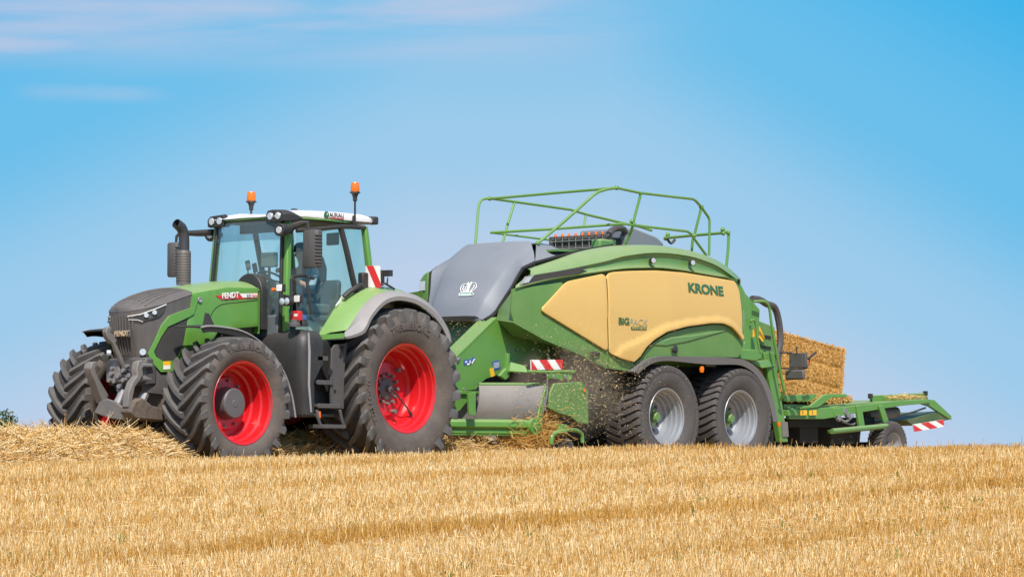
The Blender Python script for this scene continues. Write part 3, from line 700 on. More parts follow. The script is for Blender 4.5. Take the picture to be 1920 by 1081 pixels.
c = at(569, 595, -1.02); MB().lathe([(0, .048), (.05, .05), (.06, .04), (.06, 0)], c - Vector((0, 0, .03)), 'Z', 18).build('filler_cap', M_bluep, tank)
# step well
b = MB(); b.bb(1.46, 1.99, -1.0, -.97, .74, 1.72); b.bb(1.44, 1.50, -1.15, -.96, .74, 1.6); st_ = b.build('step_well', M_black, T, bevel=.01)
sp = [at(px, py, -1.16) for px, py in ((622, 655), (628, 646), (640, 644), (652, 642), (649, 665), (646, 700), (645, 766), (621, 767), (619, 715))]
b = MB(); b.slab(sp, (0.02, .05, 0)); b.build('step_side', M_dark, st_, bevel=.006)
sp = [at(px, py, -1.175) for px, py in ((640, 649), (645, 648), (641, 668), (637, 669))]
MB().slab(sp, (0, .01, 0)).build('step_slot', M_void, st_)
for px, py, r_ in ((619, 697, .045), (628, 733, .025)):
    c = at(px, py, -1.162); MB().lathe([(-.004, 0), (-.004, r_), (0, r_)], c, 'Y', 16).build('step_hole', M_void, st_)
for (x0, x1, py) in ((592, 612, 667), (592, 621, 712), (593, 638, 756)):
    a = at(x0, py, -1.15); c = at(x1, py, -1.15)
    b = MB(); b.bb(a.x, c.x, -1.17, -.98, a.z - .045, a.z - .01); b.bb(a.x, c.x, -1.185, -1.165, a.z - .06, a.z); b.build('step_tread', M_dark, st_, bevel=.006)
pth = [at(594, 768, -1.2), at(595, 780, -1.2), at(601, 797, -1.2), at(645, 797.5, -1.2), at(641, 788, -1.2), at(637, 768, -1.2)]
b = MB(); b.tube([pth[0], pth[1], pth[2]], .024, 8); b.tube([pth[3], pth[4], pth[5]], .024, 8); b.bb(pth[2].x - .03, pth[3].x, -1.24, -1.0, pth[2].z - .035, pth[2].z + .015); b.build('hanging_step', M_dark, st_, bevel=.004)
c = at(599, 777, -1.18); MB().bb(c.x - .03, c.x + .03, c.y, c.y + .02, c.z - .045, c.z + .045).build('reflector', M_orange, st_, bevel=.005)
MB().bb(1.30, 1.95, -1.10, -.4, .70, .74).build('step_floor', M_dark, st_, bevel=.01)
# ---- wheels
def tyre(Rr, W, rim, nl, h, sweep, wt=.024, wb=.04, shoulder=1.0):
    Rb = Rr - h; H = Rb - rim; W2 = W / 2
    prof = [(-W2 * .78, rim - .012), (-W2 * .86, rim + .02), (-W2 * .96, rim + .30 * H), (-W2 * 1.0, rim + .55 * H), (-W2 * .965, rim + .78 * H), (-W2 * .88, rim + .92 * H), (-W2 * .6, Rb - .012), (0, Rb)]
    prof = prof + [(-y, r) for y, r in prof[-2::-1]]
    b = MB(); b.lathe(prof, seg=72)
    lug = MB()
    top = [(-.05, Rr, 1.0), (.14, Rr, 1.0), (.36, Rr - .004, 1.0), (.60, Rr - .012, 1.05), (.82, Rr - .014, 1.1), (.95, Rr - .026, 1.2), (1.0, Rr - .045, 1.25), (1.006, Rr - .060 - h * .9 * shoulder, 1.45), (.985, Rr - .06 - h * 1.9 * shoulder, 1.75)]
    bot = [(-.05, Rb - .02), (.14, Rb - .02), (.36, Rb - .02), (.60, Rb - .03), (.76, Rb - .04), (.84, Rb - .06), (.90, Rb - .08), (.93, Rr - .08 - h * .95 * shoulder), (.95, Rr - .06 - h * 1.95 * shoulder)]
    for s in (-1, 1):
        for k in range(nl):
            a0 = 2 * math.pi * (k + (.5 if s > 0 else 0)) / nl; vs = []
            for i, ((yt, rt_, wk), (yb, rb)) in enumerate(zip(top, bot)):
                u = min(max(yt, -.05), .95)
                if i >= 7: u = .95 + .02 * (i - 6)
                a = a0 + sweep * (u - .10 * math.sin(u * math.pi))
                for (y, r, w_) in ((yb, rb, -wb * wk), (yt, rt_, -wt * wk), (yt, rt_, wt * wk), (yb, rb, wb * wk)):
                    aa = a + w_ / r; vs.append((-r * math.cos(aa), s * y * W2, r * math.sin(aa)))
            n = len(top); fs = [[0, 1, 2, 3], [4 * (n - 1) + j for j in (3, 2, 1, 0)]]
            for i in range(n - 1):
                for j in range(3): fs.append([4 * i + j, 4 * i + j + 1, 4 * i + 4 + j + 1, 4 * i + 4 + j])
            lug.add(vs, fs)
    return b, lug
def sidewall_text(o, txt, r0, hgt, y, ang0, span, m, sgn=-1):
    """raised letters around the sidewall"""
    cu = bpy.data.curves.new('x', 'FONT'); cu.body = txt; cu.extrude = .02; cu.offset = .01
    ob = bpy.data.objects.new('x', cu); COL.objects.link(ob)
    me = bpy.data.meshes.new_from_object(ob.evaluated_get(bpy.context.evaluated_depsgraph_get())); bpy.data.objects.remove(ob)
    co = np.array([v.co[:] for v in me.vertices]); lo, hi = co.min(0), co.max(0)
    for v in me.vertices:
        t = (v.co.x - lo[0]) / (hi[0] - lo[0]); r = r0 + hgt * (v.co.y - lo[1]) / (hi[1] - lo[1])
        a = ang0 - span * t; v.co = (r * math.cos(a), y - .006 * (v.co.z - lo[2]) / .04, r * math.sin(a))
    me.materials.clear(); me.materials.append(m); q_ = bpy.data.objects.new('sidewall_lettering', me); COL.objects.link(q_); q_.parent = o
M_sidetxt = mat('sidewall letters', (.12, .10, .088), .7)
def wheel(parent, c, sgn, tb, lb, prof, rimmat, hubfn, tmat, lmat, text=None):
    """rim mesh is the wheel part; tyre, treads and hub are its sub-parts; sgn -1 = dish faces the camera side"""
    b = MB(); b.lathe([(y * -sgn, r) for y, r in prof], seg=64)
    wobj = b.build('wheel', rimmat, parent, loc=Vector(c) - origin(parent), ang=28)
    for nm, mb_, m_ in (('tyre', tb, tmat), ('tyre_tread', lb, lmat)):
        if nm not in TC.setdefault(id(mb_), {}): 
            o = mb_.build(nm, m_, None, ang=40); TC[id(mb_)][nm] = o
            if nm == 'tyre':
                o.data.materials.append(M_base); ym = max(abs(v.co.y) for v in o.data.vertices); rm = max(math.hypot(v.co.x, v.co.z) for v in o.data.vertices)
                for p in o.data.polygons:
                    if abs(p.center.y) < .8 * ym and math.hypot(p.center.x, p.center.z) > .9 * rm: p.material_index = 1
        else: o = TC[id(mb_)][nm].copy(); COL.objects.link(o)
        o.parent = wobj; o.location = (0, 0, 0)
        o.rotation_euler = (0, random.uniform(0, .3), 0)
    hubfn(wobj, sgn)
    if text and sgn < 0:
        for t_ in text: sidewall_text(wobj, *t_, M_sidetxt)
    return wobj
TC = {}
FR, RR = .862, 1.10
ft, flug = tyre(FR, .71, .535, 23, .060, .40, wt=.030, wb=.046)
rtb, rlug = tyre(RR, .78, .605, 24, .074, .36, wt=.036, wb=.056)
front_prof = [(-.292, .515), (-.302, .535), (-.292, .545), (-.28, .53), (-.265, .505), (-.16, .495), (-.14, .47), (-.02, .46), (.0, .43), (.07, .42), (.075, .36), (.02, .33), (.02, 0)]
rear_prof = [(-.318, .585), (-.328, .606), (-.318, .616), (-.300, .60), (-.285, .572), (-.20, .565), (-.19, .54), (-.11, .53), (-.10, .505), (.05, .495), (.09, .47), (.10, .40), (.055, .36), (.055, 0)]
def front_hub(o, s):
    b = MB(); b.lathe([(y * -s, r) for y, r in ((.03, .215), (-.05, .205), (-.135, .195), (-.15, .18), (-.153, .05), (-.158, .045), (-.158, 0))], seg=36); b.build('hub', M_fendgrey if False else mat('hub grey paint', (.10, .095, .10), .45, dust=.25, dcol=(.2, .17, .15)), o, loc=(0, 0, 0))
    for k in range(10):
        a = 2 * math.pi * k / 10 + .2; MB().cyl((.30 * math.cos(a), .03 * -s, .30 * math.sin(a)), (.30 * math.cos(a), -.015 * -s, .30 * math.sin(a)), .02, seg=8).build('wheel_bolt', M_castgrey, o, loc=(0, 0, 0))
def rear_hub(o, s):
    b = MB(); b.lathe([(y * -s, r) for y, r in ((.06, .15), (.03, .15), (.02, .135), (.02, .05), (-.03, .04), (-.035, 0))], seg=30); b.build('hub', MATS['hub grey paint'], o, loc=(0, 0, 0))
    for k in range(12):
        a = 2 * math.pi * k / 12; MB().cyl((.20 * math.cos(a), .06 * -s, .20 * math.sin(a)), (.20 * math.cos(a), .0 * -s, .20 * math.sin(a)), .022, seg=8).build('wheel_bolt', M_castgrey, o, loc=(0, 0, 0))
    for k in range(3):
        a = 2 * math.pi * k / 3 + .9; MB().cyl((.33 * math.cos(a), .06 * -s, .33 * math.sin(a)), (.33 * math.cos(a), -.02 * -s, .33 * math.sin(a)), .03, seg=8).build('wheel_bolt', M_castgrey, o, loc=(0, 0, 0))
    if s < 0:
        b = MB(); b.tube([(0, -.03 , 0), (.12, -.06, -.10), (.27, -.10, -.26), (.30, -.11, -.31)], .012, 6); b.tube([(.30, -.11, -.31), (.335, -.12, -.36)], .022, 8); b.build('air_hose', M_black, o, loc=(0, 0, 0))
TX = [('TRELLEBORG', .69, .07, -.357, R(118), R(62))]
TXR = [('TRELLEBORG', .80, .085, -.393, R(118), R(56)), ('TM1060', .80, .07, -.393, R(215), R(42))]
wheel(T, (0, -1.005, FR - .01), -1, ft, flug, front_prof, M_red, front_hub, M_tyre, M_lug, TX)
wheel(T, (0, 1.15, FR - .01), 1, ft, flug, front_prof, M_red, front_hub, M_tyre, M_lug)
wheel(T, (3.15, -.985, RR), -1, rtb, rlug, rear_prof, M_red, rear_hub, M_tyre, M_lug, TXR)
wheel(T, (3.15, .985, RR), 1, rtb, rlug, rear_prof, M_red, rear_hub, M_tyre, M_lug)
# axles
b = MB(); b.tube([(0, -.95, FR), (0, -.35, FR), (0, .35, FR), (0, .95, FR)], [.13, .15, .15, .13], 14); b.tube([(-.1, -.8, .82), (-.1, .8, .82)], .05, 10); b.box((0, 0, .86), (.5, .4, .4)); b.build('front_axle', M_mud, T, bevel=.02)
b = MB(); b.tube([(3.15, -.9, RR), (3.15, .9, RR)], .19, 16); b.build('rear_axle', M_dark, T)
# ---- front fenders
def fender(top_px, Y0, Y1, name, m, lip=.05, inner=None, parent=T, n=26, lipm=None, rise=.0):
    c = resample(arcpts([at(px, py, Y0) for px, py in top_px], 5), n)
    cen = Vector((sum(p.x for p in c) / n, 0, min(p.z for p in c)))
    rows = []
    for p in c:
        d = Vector((p.x - cen.x, 0, p.z - cen.z)).normalized()
        rows.append([(p.x - d.x * lip, Y0 + .012, p.z - d.z * lip), (p.x, Y0, p.z), (p.x + d.x * rise * .6, Y0 + (Y1 - Y0) * .12, p.z + d.z * rise * .6), (p.x + d.x * rise, Y0 + (Y1 - Y0) * .5, p.z + d.z * rise), (p.x + d.x * rise, Y1, p.z + d.z * rise)])
    return rows
ffp = [(377, 612.5), (392, 610), (420, 612.5), (452, 619), (482, 635), (512, 664), (534, 700), (546, 735), (551, 760), (554, 781)]
rows = fender(ffp, -1.10, -.62, '', None, rise=.02, lip=.10)
for s in (1, -1):
    fo = MB().grid([[(x, y * s, z) for x, y, z in r_] for r_ in rows]).build('front_fender', M_black, T, thick=.02, bevel=0)
    MB().tube([(r_[1][0], r_[1][1] * s, r_[1][2] - .005) for r_ in rows], .013, 6).build('fender_edge', M_fendgrey, fo)
    b = MB(); b.tube([(.1, s * -.8, 1.80), (.1, s * -.62, 1.6), (.05, s * -.5, 1.0)], .03, 8); b.build('fender_stay', M_black, fo)
# ---- rear fenders: green inside, grey outside
lipc = [(646.5, 631), (664, 627), (683, 616.6), (696.5, 590), (720, 564), (743, 555.5), (763, 556.6), (786, 563.5), (813, 582), (833, 607), (843, 628), (845, 643)]
ridge = [(652, 618), (659, 605), (668, 590), (683, 569), (703, 553), (726.5, 545.5), (750, 546), (776, 553), (802, 570), (823, 596), (838, 622), (844, 640)]
green = [(592, 634), (606, 612), (622, 585), (640, 560), (660, 545), (684, 540.5), (705, 541), (730, 546), (757, 560), (785, 585), (808, 615), (825, 645)]
NN = 34
Lp = resample(arcpts([at(p[0], p[1], -1.36) for p in lipc], 5), NN)
Rp = resample(arcpts([at(p[0], p[1], -1.14) for p in ridge], 5), NN)
Gp = resample(arcpts([at(p[0], p[1], -.80) for p in green], 5), NN)
def lerp(a, b_, t): return a + (b_ - a) * t
for s in (1, -1):
    S = lambda p: (p.x, p.y * s, p.z)
    cen = Vector((3.15, 0, 1.1))
    rows = []
    for a, b_ in zip(Lp, Rp):
        m1 = lerp(a, b_, .45); dd = Vector((m1.x - cen.x, 0, m1.z - cen.z)).normalized(); m1 = m1 + dd * .035
        di = Vector((a.x - cen.x, 0, a.z - cen.z)).normalized(); lo = a - di * .055 + Vector((0, .01, 0))
        rows.append([S(lo), S(a), S(m1), S(b_)])
    fo = MB().grid(rows).build('rear_fender', M_fendgrey, T, thick=.02)
    MB().grid([[(r_[0][0], r_[0][1] + .03 * s, r_[0][2]), (r_[0][0], r_[0][1] + .95 * s, r_[0][2])] for r_ in rows]).build('fender_liner', M_black, fo, thick=.01)
    rows = []
    for b_, g in zip(Rp, Gp):
        m1 = lerp(b_, g, .5); dd = Vector((m1.x - cen.x, 0, m1.z - cen.z)).normalized(); m1 = m1 + dd * .04
        rows.append([S(b_), S(m1), S(g), S(g + Vector((.10, .06, -.14)))])
    MB().grid(rows[:26]).build('inner_fender', M_green, fo, thick=.02)
b = MB(); b.grid([[at(592, 628, -.82), at(620, 626, -.98), at(648, 624, -1.16), at(656, 626, -1.3)], [at(592, 638, -.82), at(620, 638, -.98), at(648, 636, -1.16), at(656, 633, -1.3)]]); b.build('fender_flange', M_green, T, thick=.02)
# ---- items on the fender: grab handle, warning board, marker lamp
b = MB(); b.tube(arcpts([at(645, 556, -.90), at(652, 549, -.92), at(664, 541, -.95), at(674, 535, -.95), at(678, 537, -.93), at(677, 546, -.90)], 4), .036, 8); b.build('grab_handle', M_black, T)
b = MB(); b.box(at(672, 548, -.90), (.16, .12, .16)); b.box(at(681, 526, -.85), (.12, .10, .22)); b.build('handle_base', M_black, T, bevel=.02)
def board(pix, Y, name, parent, n, lean, thickn=.02, rail=(0, 0, 0), flipc=False):
    """striped board from four corners (tl, tr, br, bl), stripes as strips of the two colours"""
    P = [at(p[0], p[1], Y) if len(p) == 2 else at(*p) for p in pix]
    o = MB().slab(P, (.0, thickn, 0)).build(name, M_whitep, parent, bevel=0)
    tl, tr, br, bl = P; off = Vector((0, -.003, 0)) + Vector((-.002, 0, 0))
    pt = lambda u, v: (tl.lerp(tr, u)).lerp(bl.lerp(br, u), v) + off
    for k in range(-3, n + 3):
        b = MB()
        u0 = (k * 2 + (1 if flipc else 0)) / (2 * n); u1 = u0 + .5 / n
        poly = []
        vs = np.linspace(0, 1, 9)
        L_ = [(min(1, max(0, u0 + lean * v)), v) for v in vs]; R_ = [(min(1, max(0, u1 + lean * v)), v) for v in vs]
        for i in range(8):
            if R_[i][0] - L_[i][0] > 1e-4 or R_[i + 1][0] - L_[i + 1][0] > 1e-4:
                b.add([pt(*L_[i]), pt(*R_[i]), pt(*R_[i + 1]), pt(*L_[i + 1])], [[0, 1, 2, 3]])
        if b.f: b.build('red_stripe', M_redp, o, weld=True)
    return o
wbd = board([(687, 498, -.86), (713, 498, -1.06), (714, 539, -1.06), (688, 538, -.86)], 0, 'warning_board', T, 1, .62, flipc=False)
b = MB(); b.tube([at(714, 535, -1.06), at(722, 531, -1.10), at(740, 542, -1.15)], .018, 6); b.tube([at(727, 520, -1.12), at(726, 532, -1.12)], .012, 6); b.box(at(728, 512, -1.12), (.07, .11, .085)); b.box(at(716, 520, -1.04), (.06, .05, .2)); b.build('marker_lamp', M_black, T, bevel=.008)
c = at(728, 512, -1.12); 
# ---- front linkage
for y0_, y1_ in ((.02, .27), (-.40, -.26)):
    MB().bb(-.93, -.84, y0_, y1_, 1.12, 1.40).build('linkage_bracket', M_castgrey if 'M_castgrey' in globals() else M_dark, T, bevel=.02)
def cast(pix, Y0, Y1, name, m=M_castgrey, bev=.012):
    b = MB(); P = [at(px, py, (Y0 + Y1) / 2) for px, py in pix]; b.prism([(p.x, p.z) for p in P], Y0, Y1); return b.build(name, m, T, bevel=bev)
cast([(163, 690), (166, 680), (174, 677), (178, 684), (172, 690), (176, 704), (182, 715), (197, 740), (200, 752), (188, 757), (182, 742), (172, 715), (166, 702)], .30, .44, 'lift_arm')
cast([(251, 690), (254, 678), (262, 674), (269, 680), (268, 690), (262, 693), (264, 702), (258, 712), (248, 725), (244, 745), (241, 765), (234, 763), (236, 735), (243, 716), (252, 704)], -.44, -.33, 'lift_arm')
b = MB(); q0 = [(176, 773), (186, 753), (200, 747), (215, 752), (232, 765), (243, 772), (243, 782), (232, 787), (205, 784)]
P = [at(px, py, lerp(.44, -.36, (px - 176) / 67)) for px, py in q0]; b.slab(P, (.09, .05, 0)); b.build('linkage_plate', M_castgrey, T, bevel=.012)
cast([(234, 772), (244, 750), (258, 745), (276, 760), (300, 766), (300, 790), (262, 786), (244, 784)], -.50, -.30, 'lower_link', M_mud, .02)
MB().tube([at(217, 762, .05), at(225, 745, .05), at(230, 730, .05)], [.06, .05, .05], 10).build('lift_cylinder', M_steel, T); MB().tube([at(262, 758, -.28), at(270, 742, -.28), at(277, 728, -.28)], [.07, .06, .055], 10).build('lift_cylinder', M_steel, T)
b = MB(); b.tube([at(211, 640, -.02), at(222, 664, -.02), at(233, 690, -.02)], .032, 8); b.build('top_link', M_castgrey, T)
cast([(195, 622), (197, 614), (204, 612), (207, 617), (203, 622), (210, 628), (217, 640), (207, 645), (198, 634)], -.04, .04, 'top_link_hook')
b = MB(); b.bb(-.86, -.66, -.40, .30, 1.08, 1.44); b.build('linkage_frame', M_dark, T, bevel=.03)
b = MB()
for px, py, Y, r_ in ((224, 684, .1, .05), (215, 690, .15, .025), (213, 700, .15, .03), (210, 712, .17, .028), (219, 714, .12, .03), (226, 704, .05, .035), (236, 694, -.02, .028), (236, 712, -.02, .03), (248, 703, -.1, .03), (228, 724, .05, .03), (243, 686, -.06, .025), (272, 685, -.42, .03), (270, 710, -.36, .04)):
    c = at(px, py, Y); c.x -= .03; MB().cyl(c + Vector((.14, 0, 0)), c + Vector((-.05, -.02, 0)), r_, seg=10).build('hydraulic_coupler', M_steel, T)
b = MB(); b.tube([at(211, 706, .17), at(230, 702, .03), at(246, 708, -.1)], .022, 6); b.tube([at(226, 690, .08), at(228, 725, .06)], .03, 6); b.tube([at(240, 690, -.04), at(243, 715, -.06)], .02, 6)
b.build('hydraulic_pipe', M_steel, T)
b = MB(); b.tube(arcpts([at(236, 690, -.05), at(248, 700, -.18), at(246, 722, -.2), at(255, 735, -.25)], 4), .014, 6); b.tube(arcpts([at(222, 690, .1), at(214, 698, .2), at(216, 722, .16), at(222, 735, .1)], 4), .012, 6); b.build('hydraulic_hose', M_black, T)
MB().bb(-.55, .3, -.42, .42, .62, 1.15).build('axle_carrier', M_mud, T, bevel=.05)
b = MB(); b.tube(arcpts([at(310, 742, -.48), at(318, 730, -.5), at(330, 734, -.52), at(322, 760, -.55)], 4), .03, 8); b.build('steering_cylinder', M_dark, T)

# ================================================================== DRIVER
def person_mesh(name, joints, edges, m, sub=2):
    me = bpy.data.meshes.new(name); me.from_pydata([j[0] for j in joints], edges, []); o = bpy.data.objects.new(name, me); COL.objects.link(o)
    s = o.modifiers.new('skin', 'SKIN'); s.use_smooth_shade = True; me.skin_vertices.new() if not me.skin_vertices else None
    for v, j in zip(me.skin_vertices[0].data, joints): v.radius = j[1] if isinstance(j[1], tuple) else (j[1], j[1])
    me.skin_vertices[0].data[0].use_root = True
    u = o.modifiers.new('sub', 'SUBSURF'); u.levels = sub; u.render_levels = sub
    dg = bpy.context.evaluated_depsgraph_get(); nm = bpy.data.meshes.new_from_object(o.evaluated_get(dg)); bpy.data.objects.remove(o)
    nm.materials.clear(); nm.materials.append(m)
    for p in nm.polygons: p.use_smooth = True
    r_ = bpy.data.objects.new(name, nm); COL.objects.link(r_); return r_
hx, hy = 2.42, -.02
J = [((hx + .08, hy, 2.24), (.14, .17)), ((hx + .10, hy, 2.45), (.12, .16)), ((hx + .08, hy, 2.66), (.12, .18)), ((hx + .06, hy, 2.76), (.07, .09)), ((hx + .03, hy, 2.84), .055), ((hx + .0, hy, 2.93), (.085, .078)), ((hx - .01, hy, 3.01), (.09, .08)),
     ((hx + .05, hy - .20, 2.70), .062), ((hx - .08, hy - .27, 2.46), .05), ((hx - .30, hy - .20, 2.55), .04), ((hx - .47, hy - .16, 2.66), .03), ((hx - .54, hy - .15, 2.70), (.035, .02)),
     ((hx + .05, hy + .20, 2.70), .062), ((hx - .08, hy + .27, 2.46), .05), ((hx - .30, hy + .22, 2.52), .04), ((hx - .46, hy + .18, 2.60), .03), ((hx - .53, hy + .17, 2.63), (.035, .02)),
     ((hx - .02, hy - .11, 2.22), .10), ((hx - .40, hy - .14, 2.28), .075), ((hx - .50, hy - .15, 1.98), .055), ((hx - .50, hy - .15, 1.86), .045), ((hx - .62, hy - .15, 1.845), .04),
     ((hx - .02, hy + .11, 2.22), .10), ((hx - .40, hy + .14, 2.28), .075), ((hx - .50, hy + .15, 1.98), .055), ((hx - .50, hy + .15, 1.86), .045), ((hx - .62, hy + .15, 1.845), .04)]
E_ = [(0, 1), (1, 2), (2, 3), (3, 4), (4, 5), (5, 6), (2, 7), (7, 8), (8, 9), (9, 10), (10, 11), (2, 12), (12, 13), (13, 14), (14, 15), (15, 16), (0, 17), (17, 18), (18, 19), (19, 20), (20, 21), (0, 22), (22, 23), (23, 24), (24, 25), (25, 26)]
P_ = person_mesh('person', J, E_, M_skin)
tag(P_, 'driver in a blue shirt and dark cap seated behind the steering wheel', 'person')
JS = [(J[i][0], (J[i][1][0] + .012, J[i][1][1] + .012) if isinstance(J[i][1], tuple) else J[i][1] + .012) for i in (0, 1, 2, 7, 8, 12, 13)]
JS[2] = (JS[2][0], (.13, .19))
ra = lambda i: (tuple(np.array(J[i][0]) * .45 + np.array(J[i + 1][0]) * .55), .055)
JS.append(ra(8)); JS.append(ra(13))
sh = person_mesh('shirt', JS, [(0, 1), (1, 2), (2, 3), (3, 4), (2, 5), (5, 6), (4, 7), (6, 8)], M_shirt); sh.parent = P_
JT = [((J[i][0]), (J[i][1] + .012) if not isinstance(J[i][1], tuple) else (J[i][1][0] + .01, J[i][1][1] + .01)) for i in (0, 17, 18, 19, 20, 22, 23, 24, 25)]
tr = person_mesh('trousers', JT, [(0, 1), (1, 2), (2, 3), (3, 4), (0, 5), (5, 6), (6, 7), (7, 8)], M_trousers); tr.parent = P_
b = MB(); b.lathe([(0, .105), (.03, .108), (.08, .10), (.12, .07), (.135, 0)], (hx + .01, hy, 2.97), 'Z', 20); b.slab([(hx - .08, hy - .07, 2.975), (hx - .19, hy - .05, 2.965), (hx - .19, hy + .05, 2.965), (hx - .08, hy + .07, 2.975)], (0, 0, .012))
b.build('cap', M_hair, P_)
for s in (-1, 1):
    b = MB()
    hb = Vector(J[11][0] if s < 0 else J[16][0])
    for k, ln in enumerate((.075, .085, .08, .065)):
        y = hb.y + (k - 1.5) * .02; b.tube([(hb.x - .02, y, hb.z), (hb.x - .055, y, hb.z + .01), (hb.x - .075, y, hb.z - .02), (hb.x - .055, y, hb.z - .045)], [.011, .0105, .0095, .008], 7)
    b.tube([(hb.x + .01, hb.y - s * .03, hb.z), (hb.x - .02, hb.y - s * .05, hb.z - .015), (hb.x - .05, hb.y - s * .045, hb.z - .03)], [.012, .011, .009], 7)
    b.build('finger', M_skin, P_)
hd_ = MB(); hd_.tube([(hx - .085, hy, 2.945), (hx - .115, hy, 2.915), (hx - .085, hy, 2.905)], [.012, .017, .012], 7)
for s in (-1, 1): hd_.lathe([(-.01, 0), (-.008, .03), (.01, .025), (.012, 0)], (hx + .01, hy + s * .085, 2.93), 'Y', 10)
hd_.build('face', M_skin, P_)
# ================================================================== BALER
K = thing('square_baler', 'large green and yellow square baler with grey hood and roof railing', 'baler', (8.5, 0, 0))
def fb(x, z=2.2):
    y = float(IN(x, [5.2, 6.1, 7.5, 9.0, 11.2], [-1.02, -1.14, -1.30, -1.36, -1.34]))
    return y + .13 * max(0, (z - 2.3)) ** 1.6 + .10 * max(0, 1.75 - z)
# ---- body core and flanks
core = [(5.9, 1.55), (6.0, 2.55), (6.9, 3.05), (8.0, 3.22), (8.8, 3.25), (9.6, 3.18), (10.3, 2.98), (10.85, 2.75), (11.0, 2.0), (10.95, 1.55)]
b = MB(); b.prism(core, -.62, .62); b.build('bale_chamber', M_kgreen, K, bevel=.03)
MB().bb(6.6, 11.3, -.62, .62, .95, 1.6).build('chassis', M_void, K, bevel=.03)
cheek = [(961, 541), (990, 538), (1053, 529), (1062, 540), (1145, 600), (1141, 664), (1138, 688), (1108, 671), (1088, 662), (1022, 635), (963, 602), (958, 583)]
skin('front_flank', M_kdusty, K, cheek, lambda x, z: fb(x, z) + .004, thick=.03, both=True, bevel=0)
A = lambda px, py, Y: at(px, py, Y)
Fk = lambda px, py: ats(px, py, lambda x, z: fb(x, z) + .004)
b = MB(); pts = [Fk(986, 538.5), Fk(958, 583), Fk(963, 602), A(931, 597, -.70), A(935, 580, -.70), A(952, 561, -.78), A(964, 540, -.90)]
for s in (1,):
    b = MB(); b.slab([(p.x, p.y * s, p.z) for p in pts], (.04, .03 * s, 0)); b.build('front_facet', M_kgreen, K, bevel=.006)
b = MB(); top_ = [Fk(963, 602), Fk(1022, 635), Fk(1088, 662), Fk(1138, 688)]; bot_ = [A(931, 597, -.70), A(963, 628, -.85), A(1030, 644, -1.05), A(1136, 690, -1.2)]
b.grid([top_, bot_]); b.build('under_facet', M_kdusty, K, thick=.02)
pan = lambda x, z: fb(x, z) - .035
skin('front_door', M_yellow, K, [(1012.5, 581), (1062, 527.5), (1131, 513), (1136.5, 517), (1139.5, 600), (1140.5, 660)], pan, thick=.05, rad=.10, bevel=0, both=True, edge=.016, step=.1)
swp = [(7.60, 1.66), (7.75, 1.71)] + [(lambda q: (q.x, q.z))(ats(px, py, lambda x, z: fb(x, z) - .045)) for px, py in ((1165, 651), (1205, 633), (1245, 611), (1290, 601), (1345, 595.5), (1365, 598.5), (1380, 610), (1394, 629))]
swx, swz_ = [p[0] for p in swp], [p[1] for p in swp]
def crease(x, z):
    """pressed swoosh: below the line over the wheels the door stands a little prouder"""
    t = max(0., min(1., (float(IN(x, swx, swz_)) + .01 - z) / .028)) * max(0., min(1., (x - 7.55) / .3))
    return fb(x, z) - .045 - .035 * t * t * (3 - 2 * t)
main_yel = [(1138.5, 513), (1150, 509.5), (1180, 507.5), (1230, 506.5), (1283, 510.5), (1335, 519), (1379, 526.5), (1387, 545), (1392, 590), (1396, 641), (1385, 625), (1374, 613.5), (1358, 606.5), (1335, 606), (1290, 612), (1252, 622), (1228, 637), (1212, 652), (1201, 669), (1190, 679), (1165, 672), (1142.5, 661), (1141.5, 600)]
sd_ = skin('side_door', M_yellow, K, main_yel, crease, thick=.06, rad=.04, bevel=0, both=True, edge=.016, step=.04, ang=60)
lowg = [(1141.5, 663.5), (1165, 674), (1190, 681.5), (1202, 671), (1213, 654), (1229, 639.5), (1253, 624.5), (1290, 614.5), (1335, 608.5), (1358, 609), (1373, 616), (1384, 628), (1395, 644), (1391, 657), (1384, 669.5), (1300, 668), (1240, 667), (1222, 672), (1204, 685), (1190, 697), (1142, 690)]
skin('lower_flank', M_kdusty, K, lowg, lambda x, z: fb(x, z) - .012, thick=.03, both=True, bevel=0, ang=60)
b = MB(); pz = [ats(px, py, lambda x, z: fb(x, z) - .03) for px, py in ((1222, 646), (1260, 632), (1300, 628), (1368, 618), (1340, 626), (1290, 640), (1250, 648))]
b.slab(pz, (0, .03, 0)); b.build('pressed_panel', M_kgreen, K, bevel=.012)
c = ats(1267, 654, lambda x, z: fb(x, z) - .03); b = MB(); b.lathe([(0, .0), (0, .06), (.03, .065)], (c.x, c.y - .0, c.z), 'Y', 14); b.bb(c.x - .11, c.x + .02, c.y - .03, c.y, c.z - .03, c.z + .015); b.build('door_handle', M_black, K, bevel=.006)
c = ats(1112, 663, fb); b = MB(); b.bb(c.x - .08, c.x + .12, c.y - .04, c.y, c.z - .02, c.z + .03); b.build('door_handle', M_black, K, bevel=.01)
